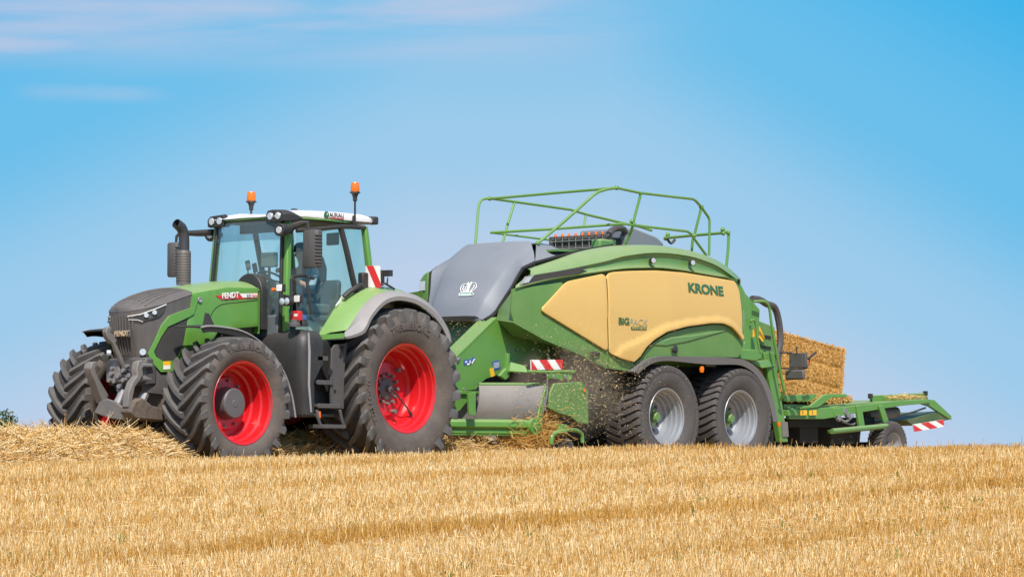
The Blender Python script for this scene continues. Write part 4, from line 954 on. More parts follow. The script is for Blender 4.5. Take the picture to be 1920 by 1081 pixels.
# ---- curved green shoulder along the top
Ct = [(987, 503), (1000, 497), (1039, 485), (1091, 470.8), (1142.5, 461.7), (1174, 459), (1203.6, 458.7), (1242, 460.5), (1281, 467), (1320, 477.3), (1346, 490), (1364, 503), (1376, 513), (1389, 530)]
Bt = [(993, 517), (1000, 515), (1050, 507), (1101, 496.7), (1136, 489), (1160, 482), (1177.7, 478.6), (1216.6, 474), (1255, 475), (1294, 481), (1320, 489), (1342, 498), (1356, 507), (1378, 523)]
At = [(964, 542), (1000, 532), (1039, 523), (1095, 514.5), (1134.7, 509), (1156, 506), (1177.7, 504), (1229.5, 503), (1255, 505), (1281, 508.4), (1333, 517.5), (1350, 520), (1362, 521.5), (1380, 527)]
N2 = 36
Cp = resample(arcpts([ats(p[0], p[1], lambda x, z: fb(x, 2.6) + .30) for p in Ct], 4), N2)
Bp = resample(arcpts([ats(p[0], p[1], lambda x, z: fb(x, 2.6) + .06) for p in Bt], 4), N2)
Ap = resample(arcpts([ats(p[0], p[1], lambda x, z: fb(x, z) - .0) for p in At], 4), N2)
sh_rows = []
for s in (-1, 1):
    S = lambda p: (p.x, -s * p.y, p.z)
    r1 = []; r2 = []
    for c, bb_, a in zip(Cp, Bp, Ap):
        mid = lerp(c, bb_, .5) + Vector((0, -.05, .03))
        r1.append([S(c + Vector((0, .35, -.06))), S(c + Vector((0, .10, .0))), S(c), S(mid), S(bb_ + Vector((0, -.025, .0))), S(bb_ + Vector((0, .015, -.004)))])
        r2.append([S(bb_ + Vector((0, .02, 0))), S(lerp(bb_, a, .35) + Vector((0, .045, 0))), S(lerp(bb_, a, .8) + Vector((0, .03, 0))), S(a + Vector((0, -.02, .0)))])
    if s > 0: r1, r2 = r1[8:], r2[8:]
    o = MB().grid(r1).build('roof_shoulder', M_kgreen, K, thick=.02, ang=45)
    MB().grid(r2).build('shoulder_recess', M_kgreen, o, thick=.02, ang=45)
# side lamps on the shoulder
for px, py in ((1218, 489), (1292, 493)):
    c = ats(px, py, lambda x, z: fb(x, 2.8) + .03); lampcan(c + Vector((-.02, -.09, 0)), (-.35, -1, -.1), .048, .10, K, 'side_lamp', M_black, .8)
skin('flank_liner', M_kdusty, K, [(970, 545), (1000, 531), (1095, 512), (1180, 501), (1255, 501), (1333, 514), (1382, 525), (1392, 560), (1394, 640), (1385, 666), (1240, 666), (1141, 686), (1022, 632)], lambda x, z: fb(x, z) + .10, thick=.02, both=True, bevel=0)
# dark vent strip and headlight at the shoulder's front
vs_ = lambda x, z: fb(x, 2.7) + .0
skin('vent_strip', M_mesh, K, [(1000, 516), (1048, 508), (1100, 498), (1102, 499), (1087, 512), (1050, 519), (990, 532)], lambda x, z: fb(x, 2.7) - .02, thick=.03, bevel=0)
for s in (-1,):
    P = [ats(px, py, vs_) + Vector((0, -.03, 0)) for px, py in ((984, 518), (999, 516), (989, 531), (973, 534))]
    o = MB().slab([(p.x, -s * p.y, p.z) for p in P], (.02, .05 * -s, 0)).build('headlight', M_fendgrey, K, bevel=.006)
    Q = [(p + (sum(P, Vector()) / 4 - p) * .3) + Vector((-.012, -.012, 0)) for p in P]
    MB().slab([(p.x, -s * p.y, p.z) for p in Q], (.01, .01 * -s, 0)).build('lens', M_lens, o)
# far front cheek seen past the hood
b = MB(); b.slab([(6.16, y, z) for y, z in ((.94, 2.2), (1.18, 2.28), (1.19, 2.50), (1.12, 2.57), (1.12, 2.77), (1.03, 2.87), (.94, 2.92))], (.9, -.05, .05)); fc_ = b.build('far_cheek', M_kgreen, K, bevel=.02)
MB().bb(6.14, 6.16, .99, 1.10, 2.63, 2.77).build('lens', M_lens, fc_, bevel=.004)
# ---- grey hood
def gasket(t):  # t 0 bottom .. 1 top/back, near edge of the hood
    return None
edge = [A(908, 599, -.58), A(925, 590, -.64), A(940, 567, -.68), A(959, 539, -.76), A(979, 503, -.86), A(1003, 492, -.92), A(1040, 482, -.92), A(1090, 470, -.90), A(1148, 459.5, -.86)]
creaseN = [A(895, 592, -.42), A(900, 580, -.44), A(908, 562, -.46), A(923, 540, -.49), A(946, 506, -.55), A(972, 480, -.59), A(996, 455.5, -.61)]
ce = resample(creaseN, 12); n_c = len(ce)
ee = resample(edge[:6], 12)
rows = []
for c, e in zip(ce, ee):
    fx = c.x - .07; fz = c.z + .01
    half = [(e.x, e.y, e.z), (lerp(c, e, .6).x + .02, lerp(c, e, .6).y, lerp(c, e, .6).z - .012), (lerp(c, e, .12).x, lerp(c, e, .12).y, lerp(c, e, .12).z), (c.x - .01, c.y + .02, c.z + .004), (fx + .035, c.y * .6, fz), (fx, 0, fz)]
    rows.append(half + [(x, -y, z) for x, y, z in half[-2::-1]])
lowr = [(x + .05, y, z - .05) for x, y, z in rows[0]]
b = MB(); b.grid([lowr] + rows); hood = b.build('hood', M_grey, K, ang=32, thick=.03)
# top of the hood running back over the knotters
rows = []
for k in range(7):
    t = k / 6
    e = resample(edge[5:], 7)[k]
    xt = lerp(6.80, 7.75, t); zt = float(IN(t, [0, .35, .7, 1], [3.30, 3.29, 3.20, 3.14]))
    half = [(e.x, e.y, e.z), (lerp(e.x, xt, .5), -.76, min(zt, (e.z + zt) / 2 - .04)), (xt, -.60, zt), (xt - .02, 0, zt + .01)]
    rows.append(half + [(x, -y, z) for x, y, z in half[-2::-1]])
MB().grid(rows).build('hood_top', M_grey, hood, ang=50, thick=.02)
b = MB(); g = [p + Vector((-.01, -.02, 0)) for p in edge]; b.tube(g, .022, 6); b.tube([(p.x, -p.y, p.z) for p in g], .022, 6); b.build('rubber_gasket', M_void, K)
b = MB(); b.tube([at(822, 599, .50), at(860, 600.5, .1), at(900, 600, -.50)], .02, 8); b.build('hood_lip', M_grey, hood)
# crown emblem as raised line work on the hood front
E = lambda px, py: hit(hood, px, py, .012)[0]
nrm = hit(hood, 875, 545)[1]
b = MB(); r_ = .0065
for path in (((861, 555), (886, 554), (884.5, 549), (865, 549.5), (861, 555)), ((866, 549), (864, 543), (867, 536.5), (873, 533), (877.5, 535)), ((877.5, 535), (873, 541), (872, 548.5)), ((871, 536), (868.5, 542), (869.5, 548.5)), ((884, 548), (891.5, 542), (894, 536.5), (892, 531.5), (887, 531), (883.5, 534)), ((883.5, 534), (880, 541), (879, 548.5)), ((889, 534), (889.5, 538), (886, 543), (882, 548)), ((877.5, 535), (879, 530), (881, 535), (885, 529.5), (883.5, 534)), ((875.5, 548), (879, 536), (881, 536), (878.5, 548))):
    b.tube(arcpts([E(*p) for p in path], 4) if len(path) > 3 else [E(*p) for p in path], r_, 6)
b.build('crown_emblem', M_whitep, hood)
b = MB()
for pp in ((866, 549), (884.5, 549), (886, 554), (861, 555)): pass
b.slab([E(863, 554.5), E(884.5, 553.8), E(883.5, 550), E(866, 550.3)], nrm * -.004); b.slab([E(873, 548), E(877, 548), E(880.5, 536), E(879, 534)], nrm * -.004); b.build('emblem_fill', M_logo, hood)
# ---- knotter housing on the roof
b = MB(); b.grid([[(x, y, z) for y in (-.9, -.3, .3, .9)] for x, z in ((6.9, 3.20), (7.6, 3.22), (8.4, 3.27), (9.2, 3.22), (10.2, 3.0))]); b.build('roof_deck', M_kgreen, K, thick=.03)
p0, p1 = at(1034, 455, .62), at(1034, 430, .62); X0 = p0.x; 
hz = at(1150, 424, -.55); xh = hz.x
b = MB(); b.add([], [])
TL, TR = (X0 + .02, .62, 3.50), (xh, -.50, 3.55)
# frame across the machine with fan grille rods
dirv = Vector((TR[0] - TL[0], TR[1] - TL[1], 0)); Ld = dirv.length; dirv.normalize(); nv = Vector((-dirv.y, dirv.x, 0)); 
M3 = Matrix((dirv, nv, Vector((0, 0, 1)))).transposed(); mid = (Vector(TL) + Vector(TR)) / 2
kh = MB(); kh.box((mid.x, mid.y, 3.51), (Ld, .10, .06), M3); kh.box((TL[0], TL[1], 3.40), (.06, .10, .28), M3); kh.box((mid.x, mid.y + .0, 3.36) , (Ld * .98, .06, .03), M3)
kn = kh.build('knotter_housing', M_dark, K, bevel=.008)
b = MB(); b.box((mid.x + nv.x * .25, mid.y + nv.y * .25, 3.36), (Ld, .5, .26), M3) if nv.x > 0 else b.box((mid.x - nv.x * .25, mid.y - nv.y * .25, 3.36), (Ld, .5, .26), M3); b.build('knotter_deck', M_mesh, kn, bevel=.01)
b = MB(); b.box((mid.x - .05, mid.y - .03, 3.27), (Ld, .06, .10), M3); b.box((mid.x - .18, mid.y - .1, 3.19), (Ld, .25, .06), M3); b.build('knotter_rail', M_kgreen, kn, bevel=.008)
for k in range(8):
    c = Vector(TL).lerp(Vector(TR), .10 + .115 * k) - nv * (.06 if nv.x > 0 else -.06)
    rod = MB().tube([(c.x, c.y, 3.53), (c.x, c.y, 3.28)], .006, 5).build('guide_rod', M_silver, kn)
    bb_ = MB(); bb_.box((c.x, c.y, 3.55), (.035, .035, .055)); bb_.build('orange_cap', M_orange, kn, bevel=.012)
for z in (3.46, 3.34):
    MB().tube([Vector(TL) + Vector((-.07, -.02, z - 3.5)), Vector(TR) + Vector((-.07, -.02, z - 3.55))], .008, 5).build('cross_rod', M_steel, kn)
b = MB(); b.tube(arcpts([at(1149, 458, -.72), at(1142, 448, -.70), at(1143, 437, -.68), at(1152, 429, -.64), at(1166, 428, -.60), at(1172, 436, -.56), at(1168, 446, -.5)], 4), .05, 8); b.build('loop_hose', M_hose, K)
P = [at(1174, 428, -.6), at(1190, 426.5, -.6), at(1232, 444, -.6), at(1244, 455, -.6), at(1246, 463, -.6), at(1174, 463, -.6)]
b = MB(); b.slab(P, (0, .9, 0)); b.build('cover_box', M_grey, K, bevel=.03)
b = MB(); b.bb(8.05, 8.45, -.80, -.62, 3.18, 3.42); b.build('valve_block', M_kgreen, K, bevel=.03)
# ---- roof railing
YN, YF = -1.0, 1.0
def rail(name, pts, r=.021, smooth=0):
    P = [at(*p) if len(p) == 3 else Vector(p) for p in pts]
    if smooth: P = arcpts(P, smooth)
    return MB().tube(P, r, 8).build(name, M_kgreen2, RL)
RLt = None
o = MB(); RL = o.tube([at(1008, 456, -.60), at(1030, 438, -.68), at(1060, 413, -.85), at(1100, 377, -1.02), at(1112, 366, -1.08), at(1122, 359.5, -1.10), at(1138, 354.5, -1.12), at(1156, 352, -1.14)], .023, 8).build('roof_railing', M_kgreen2, K)
far_c = at(907, 372.5, 1.22)
rail('rail_tube', [(891, 461, .62), (894, 425, .80), (897, 390, 1.15), (899, 380, 1.20), (903, 374.5, 1.22), (910, 372.3, 1.22), (922, 372.2, 1.20)])
rail('rail_tube', [(922, 372.2, 1.20), (1040, 361.7, 0), (1156, 352, -1.14)])
rail('rail_tube', [(1156, 352, -1.14), (1200, 361.5, -1.12), (1255, 368, -1.1), (1299, 373, -1.08), (1304, 376, -1.06), (1315, 388, -1.0), (1328, 406.5, -.9), (1330.5, 413, -.9), (1330, 450, -.9), (1329.5, 479, -.9)])
rail('rail_tube', [(922, 372.2, 1.20), (1000, 383, 1.16), (1070, 393, 1.12), (1100, 402, 1.1), (1168, 418, 1.05), (1200, 425, 1.0), (1222, 432, .95)])
rail('rail_tube', [(920, 436, 1.10), (1031, 429.5, .1), (1168, 419.5, -1.05), (1185, 421.5, -1.06), (1240, 428, -1.05), (1288, 433.5, -1.03), (1294, 437, -1.0), (1324, 478, -.9)])
rail('rail_tube', [(920, 436, 1.10), (970, 442, 1.0), (1032, 450, .9)], .016)
rail('rail_post', [(964.5, 380, 1.18), (949, 430, 1.08), (942, 456, 1.0)])
rail('rail_post', [(1098, 404, 1.10), (1097, 412, 1.08), (1094, 425, 1.06)], .018)
rail('rail_post', [(1202, 361.5, -1.12), (1190, 406, -1.06), (1187, 420, -1.06), (1184, 433, -.98), (1177, 447, -.90), (1171, 459, -.85)])
rail('rail_post', [(1315, 390, -1.0), (1307, 420, -.95), (1302, 441, -.9), (1298.5, 450, -.88), (1297, 471, -.85)])
rail('rail_tube', [(1247, 446, .45), (1300, 441, -.2), (1354, 436.5, -.85)], .024)
rail('rail_post', [(1352, 436, -.85), (1363, 434, -.88), (1366.5, 440, -.88), (1365, 470, -.88), (1362, 500, -.88)], .022)
b = MB()
for px, py, Y in ((1188, 421, -1.06), (1185, 415, -1.06), (1302, 441, -.9), (1356, 437, -.86), (1365, 436, -.88), (1355, 430, -.86), (1315, 388, -1.0), (1156, 352, -1.14), (918, 372, 1.2), (1008, 456, -.62), (1248, 447, .45), (1252, 440, .45)):
    MB().box(at(px, py, Y), (.055, .055, .055), Matrix.Rotation(.5, 3, 'Y')).build('rail_clamp', M_kgreen2, RL, bevel=.008)
MB().tube(arcpts([at(1250, 446, .4), at(1258, 456, .4), at(1266, 448, .35)], 4), .022, 6).build('strap', M_hose, K)
# ---- front: void, drawbar plate, drawbar
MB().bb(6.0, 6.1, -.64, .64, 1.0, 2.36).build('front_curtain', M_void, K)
plate = [(931, 596), (846.5, 679.5), (849, 690), (848, 733), (862, 733), (891, 730), (900, 718), (910, 710), (930, 703), (952, 696), (992, 682), (1035, 692), (1090, 690), (1092, 668), (1030, 646), (975, 631), (962, 627)]
P = [at(px, py, -.72) for px, py in plate]
b = MB(); b.prism([(p.x, p.z) for p in P], -.74, -.67); dp = b.build('drawbar_plate', M_kgreen2, K, bevel=.008)
b = MB(); b.slab([A(931, 594, -.745), A(846, 677, -.745), A(847.5, 681, -.745), A(932.5, 598, -.745)], (0, .3, 0)); b.build('plate_flange', M_kgreen2, dp, bevel=.004)
b = MB(); b.prism([(p.x, p.z) for p in [at(px, py, -.72) for px, py in ((851, 732), (862, 733), (888, 733), (866, 760), (858, 770), (851, 772))]], -.76, -.69); b.bb(at(853, 0, -.69).x, at(892, 0, -.69).x, -.80, -.69, at(870, 738, -.9).z, at(880, 733, -.72).z); b.build('plate_foot', M_kgreen2, dp, bevel=.006)
b = MB(); b.slab([A(878, 738, -1.05), A(892, 734, -1.05), A(892, 778, -1.05), A(880, 776, -1.05)], (0, .03, 0)); b.build('foot_bracket', M_kgreen2, dp)
s1 = MB().prism([(p.x, p.z) for p in [at(px, py, -.745) for px, py in ((869.5, 674.5), (884, 672.5), (886, 668.5), (890.5, 670), (886.5, 681), (870, 684))]], -.748, -.741).build('blue_label', M_bluep, dp)
for pp in (((871.5, 677), (875.5, 676), (875.5, 678.5), (872, 679.5)), ((875, 681), (882, 680), (882, 683), (875.5, 684)), ((880, 675.5), (882, 675), (882, 683), (880.5, 683)), ((883.5, 681), (889, 671.5), (890.5, 672.5), (885, 682))):
    MB().prism([(p.x, p.z) for p in [at(px, py, -.745) for px, py in pp]], -.7505, -.7475).build('label_mark', M_whitep, s1)
s2 = MB().prism([(p.x, p.z) for p in [at(px, py, -.745) for px, py in ((922.5, 677.5), (935.5, 674.5), (938.5, 690), (926, 694))]], -.748, -.741).build('blue_label', M_bluep, dp)
for k in range(4):
    MB().prism([(p.x, p.z) for p in [at(px, py, -.745) for px, py in ((925, 680.5 + 2.6 * k), (935.5, 678.3 + 2.6 * k), (935.8, 679.2 + 2.6 * k), (925.3, 681.4 + 2.6 * k))]], -.7505, -.747).build('label_line', M_whitep, s2)
MB().prism([(p.x, p.z) for p in [at(px, py, -.745) for px, py in ((918, 691), (925, 689), (927.5, 704), (920.5, 706.5))]], -.748, -.741).build('yellow_label', M_yellowp, dp)
for px, py in ((870, 729), (852, 681), (968, 655), (958, 678)):
    c = at(px, py, -.745); MB().lathe([(0, 0), (-.02, .0), (-.02, .022), (0, .026)], (c.x, c.y, c.z), 'Y', 10).build('bolt', M_steel, dp)
b = MB(); b.bb(3.95, 6.4, -.16, .16, .62, .86); b.build('drawbar', M_kgreen2, K, bevel=.02)
b = MB(); b.tube([(3.9, 0, 1.0), (5.6, 0, 1.25)], .09, 12); b.build('drive_shaft', M_black, K)
b = MB(); b.tube(arcpts([at(850, 664, -.6), at(858, 662, -.66), at(862, 668, -.7), at(856, 676, -.75)], 4), .03, 7); b.tube([at(848, 670, -.6), at(858, 666, -.7)], .035, 8); b.build('front_hose', M_steel, K)
# ---- lettering on the doors
def on_door(txt, x0, y0, x1, y1, hpx, m, f, **kw):
    a = ats(x0, y0, f); c = ats(x1, y1, f); d = Vector((c.x - a.x, c.y - a.y, c.z - a.z)); hh = ats(x0, y0 - hpx, f).z - a.z
    upd = Vector((0, f(a.x, a.z + hh) - f(a.x, a.z), hh))
    return lettering(txt, d.length, hh, a + Vector((0, -.006, 0)), d, upd, m, sd_, **kw)
on_door('KRONE', 1291, 547.5, 1356.5, 555, 18.5, M_txtgreen, crease, bold=.035, ext=.004)
on_door('BiG', 1159.5, 608, 1179, 609, 13.5, M_txtgreen, crease, bold=.03, ext=.004)
on_door('PACK', 1180, 609, 1213.5, 610.5, 12, M_grey_txt, crease, bold=-.002, ext=.003, shear=.1)
tgp = [ats(px, py, crease) for px, py in ((1183, 612), (1212, 612.5), (1212, 618.5), (1183, 618))]
tg = MB().slab([p + Vector((0, -.005, 0)) for p in tgp], (0, .004, 0)).build('model_plate', M_txtgreen, sd_)
on_door('HDP II 1290 HS', 1185, 616.8, 1210.5, 617.3, 4.0, MATS['yellow panel'], lambda x, z: crease(x, z) - .006, bold=.0, ext=.003)
# ---- pick-up
PU = thing('pickup_unit', '', '', (0, 0, 0)); bpy.data.objects.remove(PU)
b = MB()
b.grid([[(4.75 + dx, y, z) for y in (-.92, -.4, .1)] for dx, z in ((.05, .78), (.0, .9), (.03, 1.05), (.15, 1.18))])
a0 = at(892, 785, -.95); a1 = at(1020, 785, -1.38); b2 = at(1028, 728, -1.38); b3 = at(900, 722, -.95)
rl_ = MB(); 
cA = at(897, 757, -.98); cB = at(1012, 757, -1.36); rl_.tube([Vector((cA.x + .10, -.50, .95)), Vector((cB.x + .02, cB.y, .95))], .27, 28); 
M_sheet = mat('dusty sheet steel', (.17, .17, .175), .48, metal=.2, dust=.75, dcol=(.33, .29, .25), dscale=2.2, settle=.2)
shl = []
for t, bul in ((0, .0), (.18, .05), (.4, .085), (.65, .08), (.85, .05), (1, 0)):
    a = at(lerp(889, 897, t), lerp(784, 722, t), -.90); c = at(lerp(1013, 1026, t), lerp(786, 722, t), -1.30); dn = Vector((-.5, -.85, 0)) * bul * 1.0
    shl.append([a.lerp(c, u) + dn for u in np.linspace(0, 1, 8)])
MB().grid(shl).build('crop_shield', M_sheet, K, thick=.02, ang=60)
MB().tube([shl[-1][0] + Vector((0, 0, .01)), shl[-1][-1] + Vector((0, 0, .01))], .03, 8).build('crop_roller', M_kdusty, K)
bl, br = at(838, 794, -.72), at(1003, 796, -1.32)
b = MB(); dv = (br - bl).normalized(); n_ = Vector((dv.y, -dv.x, 0)).normalized()
b.tube([bl, br], .075, 6); b.tube([bl + Vector((.04, .02, -.1)), br + Vector((.02, .02, -.1))], .055, 6)
b.slab([bl + Vector((0, -.0, .05)), br + Vector((0, 0, .05)), br + Vector((.0, .0, -.16)), bl + Vector((0, 0, -.16))], (.05, .04, 0)); wg = b.build('wind_guard', M_kgreen2, K, bevel=.01)
c = at(1003, 799, -1.36); b = MB(); b.lathe([(-.04, 0), (-.04, .055), (-.02, .06), (-.02, .12), (.04, .125), (.04, 0)], c, 'Y', 22); b.build('end_disc', M_kgreen2, wg)
b = MB(); b.slab([A(1003, 795, -1.37), A(1008, 783, -1.37), A(1012, 765, -1.37), A(1018, 745, -1.37), A(1024, 722, -1.37), A(1028, 724, -1.37), A(1022, 750, -1.37), A(1016, 775, -1.37), A(1018, 800, -1.37), A(1008, 808, -1.37)], (0, .03, 0)); b.build('guard_arm', M_kgreen2, wg, bevel=.006)
b = MB(); b.slab([A(1040, 718, -1.44), A(1092, 715, -1.44), A(1103, 732, -1.44), A(1104, 795, -1.44), A(1085, 792, -1.44), A(1070, 780, -1.44), A(1050, 775, -1.44), A(1030, 765, -1.44), A(1032, 735, -1.44)], (0, .04, 0)); ep = b.build('end_panel', M_kdusty, K, bevel=.01)
c = at(1095.5, 731.5, -1.45); MB().lathe([(-.012, 0), (-.012, .024), (0, .026)], c, 'Y', 14).build('reflector', M_orange, ep)
b = MB(); b.tube([at(990, 696, -1.34), at(1020, 697, -1.38), at(1060, 696, -1.42), at(1078, 697, -1.44)], .022, 8); b.slab([A(1030, 697, -1.40), A(1072, 697, -1.43), A(1072, 712, -1.43), A(1030, 709, -1.40)], (0, .04, 0)); b.slab([A(952, 662, -1.0), A(956, 662, -1.0), A(956, 705, -1.0), A(948, 712, -1.0), A(938, 704, -1.0), A(950, 690, -1.0)], (0, .06, 0)); b.slab([A(958, 678, -1.02), A(985, 685, -1.2), A(990, 697, -1.3), A(955, 695, -1.05)], (0, .04, -.02)); b.build('pickup_rail', M_kgreen2, ep, bevel=.005)
for px in (1039, 1060):
    c = at(px, 706, -1.44); MB().lathe([(-.01, 0), (-.01, .03), (0, .034)], c, 'Y', 12).build('bolt', M_steel, ep)
b = MB()
for k in range(10):
    t0, t1 = k / 10, (k + .82) / 10; p, q = at(1027, 700, -1.41), at(1022, 770, -1.41)
    b.tube([p.lerp(q, t0), p.lerp(q, t1)], .009 if k % 2 else .012, 5)
b.build('chain', M_steel, ep)
board([(996, 674, -1.30), (1055, 673.5, -1.36), (1055.5, 692.5, -1.36), (996.5, 693, -1.30)], 0, 'warning_board', K, 2, .20, flipc=True)
MB().slab([at(846, 786, -.66), at(893, 786, -.66), at(900, 728, -.66), at(850, 728, -.66)], (0, .03, 0)).build('inner_shield', M_sheet, K)
# gauge wheel
gt, glug = tyre(.23, .17, .11, 24, .006, .2, wt=.02, wb=.022)
gc = at(1061, 838, -1.42)
def no_hub(o, s):
    b = MB(); b.lathe([(y * -s, r) for y, r in ((.02, .06), (-.04, .06), (-.05, .03), (-.05, 0))], seg=16); b.build('hub', M_castgrey, o, loc=(0, 0, 0))
g_prof = [(-.075, .10), (-.08, .115), (-.06, .105), (.0, .09), (.02, .0)]
wheel(K, (gc.x, gc.y + .08, .245), -1, gt, glug, g_prof, M_castgrey, no_hub, M_ktyre, M_ktyre)
b = MB(); b.tube(arcpts([at(1034, 833, -1.5), at(1035, 818, -1.5), at(1044, 810, -1.5), at(1058, 807, -1.5)], 4), .035, 8); b.tube(arcpts([at(1058, 807, -1.4), at(1075, 805, -1.4), at(1090, 812, -1.38), at(1092, 830, -1.38)], 4), .03, 8); b.box(at(1052, 804, -1.45), (.14, .12, .14)); b.build('wheel_fork', M_kgreen2, K, bevel=.01)
# ---- tandem wheels and mudguards
M_guard = mat('grey mudguard plastic', (.125, .122, .125), .48, dust=.25, dcol=(.24, .21, .19), dscale=4)
KR = .785
kt, klug = tyre(KR, .68, .425, 42, .024, .17, wt=.034, wb=.038, shoulder=1.2)
k_prof = [(-.285, .405), (-.296, .428), (-.288, .434), (-.275, .42), (-.255, .392), (-.20, .385), (-.185, .362), (-.13, .355), (-.12, .335), (-.06, .325), (-.045, .30), (.0, .285), (.04, .24), (.05, .17), (.05, 0)]
def k_hub(o, s):
    b = MB(); b.lathe([(y * -s, r) for y, r in ((.05, .17), (-.0, .15), (-.04, .085), (-.10, .08), (-.13, .06), (-.13, 0))], seg=26); b.build('hub', M_kdusty, o, loc=(0, 0, 0))
    for k in range(10):
        a = 2 * math.pi * k / 10 + .15; MB().cyl((.215 * math.cos(a), .05 * -s, .215 * math.sin(a)), (.215 * math.cos(a), .005 * -s, .215 * math.sin(a)), .019, seg=8).build('wheel_bolt', M_castgrey, o, loc=(0, 0, 0))
KX = (at(1250, 781, -1.35).x, at(1389, 783.7, -1.35).x)
for x in KX:
    wheel(K, (x, -1.062, KR), -1, kt, klug, k_prof, M_silver, k_hub, M_ktyre, M_ktyre)
    wheel(K, (x, 1.062, KR), 1, kt, klug, k_prof, M_silver, k_hub, M_ktyre, M_ktyre)
    MB().tube([(x, -.9, KR), (x, .9, KR)], .10, 12).build('axle', M_void, K)
fpx = [(1190, 696), (1203, 683), (1220, 672.5), (1245, 667.5), (1300, 668.5), (1345, 669.5), (1386, 672), (1406, 679), (1424, 694), (1438, 716), (1450, 748), (1459, 790)]
rows = fender(fpx, -1.42, -.72, '', None, lip=.11, rise=.015, n=34)
for s in (1, -1):
    fo = MB().grid([[(x, y * s, z) for x, y, z in r_] for r_ in rows]).build('mudguard', M_guard, K, thick=.025, ang=60)
    a = rows[-1]; b = MB(); b.bb(a[0][0] - .02, a[0][0] + .01, -1.40 * s, -.75 * s, .30, .62); b.build('mudflap', M_void, fo)
    MB().bb(7.9, 12.0, -.70 * s, -.66 * s, 1.0, 1.55).build('inner_guard', M_void, fo)
c = at(1315.5, 692, -1.38); b = MB(); b.lathe([(0, 0), (0, .03), (.05, .04), (.09, .03), (.09, 0)], c - Vector((0, 0, .045)), 'Z', 12); b.build('marker_reflector', M_orange, K)
c = at(1460.5, 795, -1.41); MB().box(c, (.02, .05, .07)).build('marker_reflector', M_orange, K, bevel=.008)
# ---- rear frame
Yr = -1.12
P = [at(px, py, Yr) for px, py in ((1388, 540), (1398, 560), (1397, 668), (1386, 668), (1396, 640), (1393, 590))]
b = MB(); b.slab([A(1386, 526, -1.15), A(1410, 574, -1.15), A(1408, 668, -1.15), A(1386, 668, -1.15), A(1397, 640, -1.15), A(1390, 560, -1.15)], (0, .25, 0)); b.build('rear_corner', M_kgreen2, K, bevel=.01)
b = MB(); b.slab([A(1388, 530, -1.05), A(1395, 546, -1.05), A(1425, 580, -1.05), A(1422, 668, -1.05), A(1400, 668, -1.05)], (0, .8, 0)); b.build('rear_column', M_kgreen2, K, bevel=.015)
b = MB(); b.slab([A(1388, 655, -1.22), A(1430, 656, -1.22), A(1428, 672, -1.22), A(1415, 676, -1.22), A(1386, 672, -1.22)], (0, .3, 0)); b.build('step_plate', M_kgreen2, K, bevel=.01)
b = MB(); b.slab([A(1420, 600, -.85), A(1452, 613, -.85), A(1456, 665, -.85), A(1424, 668, -.85)], (.05, .05, 0)); tp = b.build('rear_louvre', M_kdusty, K, bevel=.006)
for py in (626, 646, 663):
    b = MB(); b.slab([A(1425, py, -.87), A(1446, py + 4, -.87), A(1446, py + 8, -.87), A(1427, py + 4.5, -.87)], (0, .01, 0)); b.build('louvre_slot', M_void, tp)
b = MB(); b.slab([A(1420, 612, -.9), A(1424, 611, -.9), A(1434, 633, -.9), A(1430, 641, -.9), A(1420, 628, -.9)], (0, .01, 0)); b.build('yellow_sign', M_yellowp, K); b = MB(); b.slab([A(1412, 616, -1.16), A(1416, 615, -1.16), A(1416, 631, -1.16), A(1412, 631, -1.16)], (0, .01, 0)); b.build('yellow_sign', M_yellowp, K)
b = MB(); b.slab([A(1432, 660, -1.0), A(1452, 660, -1.0), A(1478, 828, -1.0), A(1464, 828, -1.0), A(1448, 740, -1.0)], (0, .10, 0)); b.slab([A(1410, 678, -1.1), A(1440, 674, -1.0), A(1455, 686, -1.0), A(1430, 690, -1.1)], (0, .4, 0)); b.build('ladder_post', M_kgreen2, K, bevel=.01)
b = MB(); b.slab([A(1466, 790, -1.02), A(1477, 790, -1.02), A(1479, 818, -1.02), A(1468, 818, -1.02)], (0, .04, 0)); b.build('post_guard', M_castgrey, K)
rl = lambda nm, pts, r, m, sm=4: MB().tube(arcpts([at(*p) for p in pts], sm), r, 8).build(nm, m, K)
rl('ladder_rail', [(1412, 565, -1.15), (1430, 564.5, -1.18), (1438, 568, -1.2), (1443, 580, -1.2), (1447, 610, -1.2), (1456, 660, -1.2), (1468, 722, -1.2), (1470, 732, -1.2), (1463, 750, -1.1)], .022, M_kgreen2)
rl('bent_hose', [(1410, 560, -.95), (1425, 562, -.92), (1438, 570, -.9), (1450, 574, -.88), (1457, 588, -.87), (1462, 615, -.86), (1463, 640, -.86), (1460, 662, -.86), (1456, 695, -.86)], .055, M_hose)
rl('hand_loop', [(1408, 604, -1.2), (1410, 600, -1.22), (1415, 601, -1.22), (1418, 612, -1.22), (1421, 638, -1.22), (1425, 660, -1.22)], .018, M_kgreen2)
rl('cable', [(1394, 580, -1.2), (1394.5, 600, -1.2), (1394, 612, -1.2)], .010, M_silver)
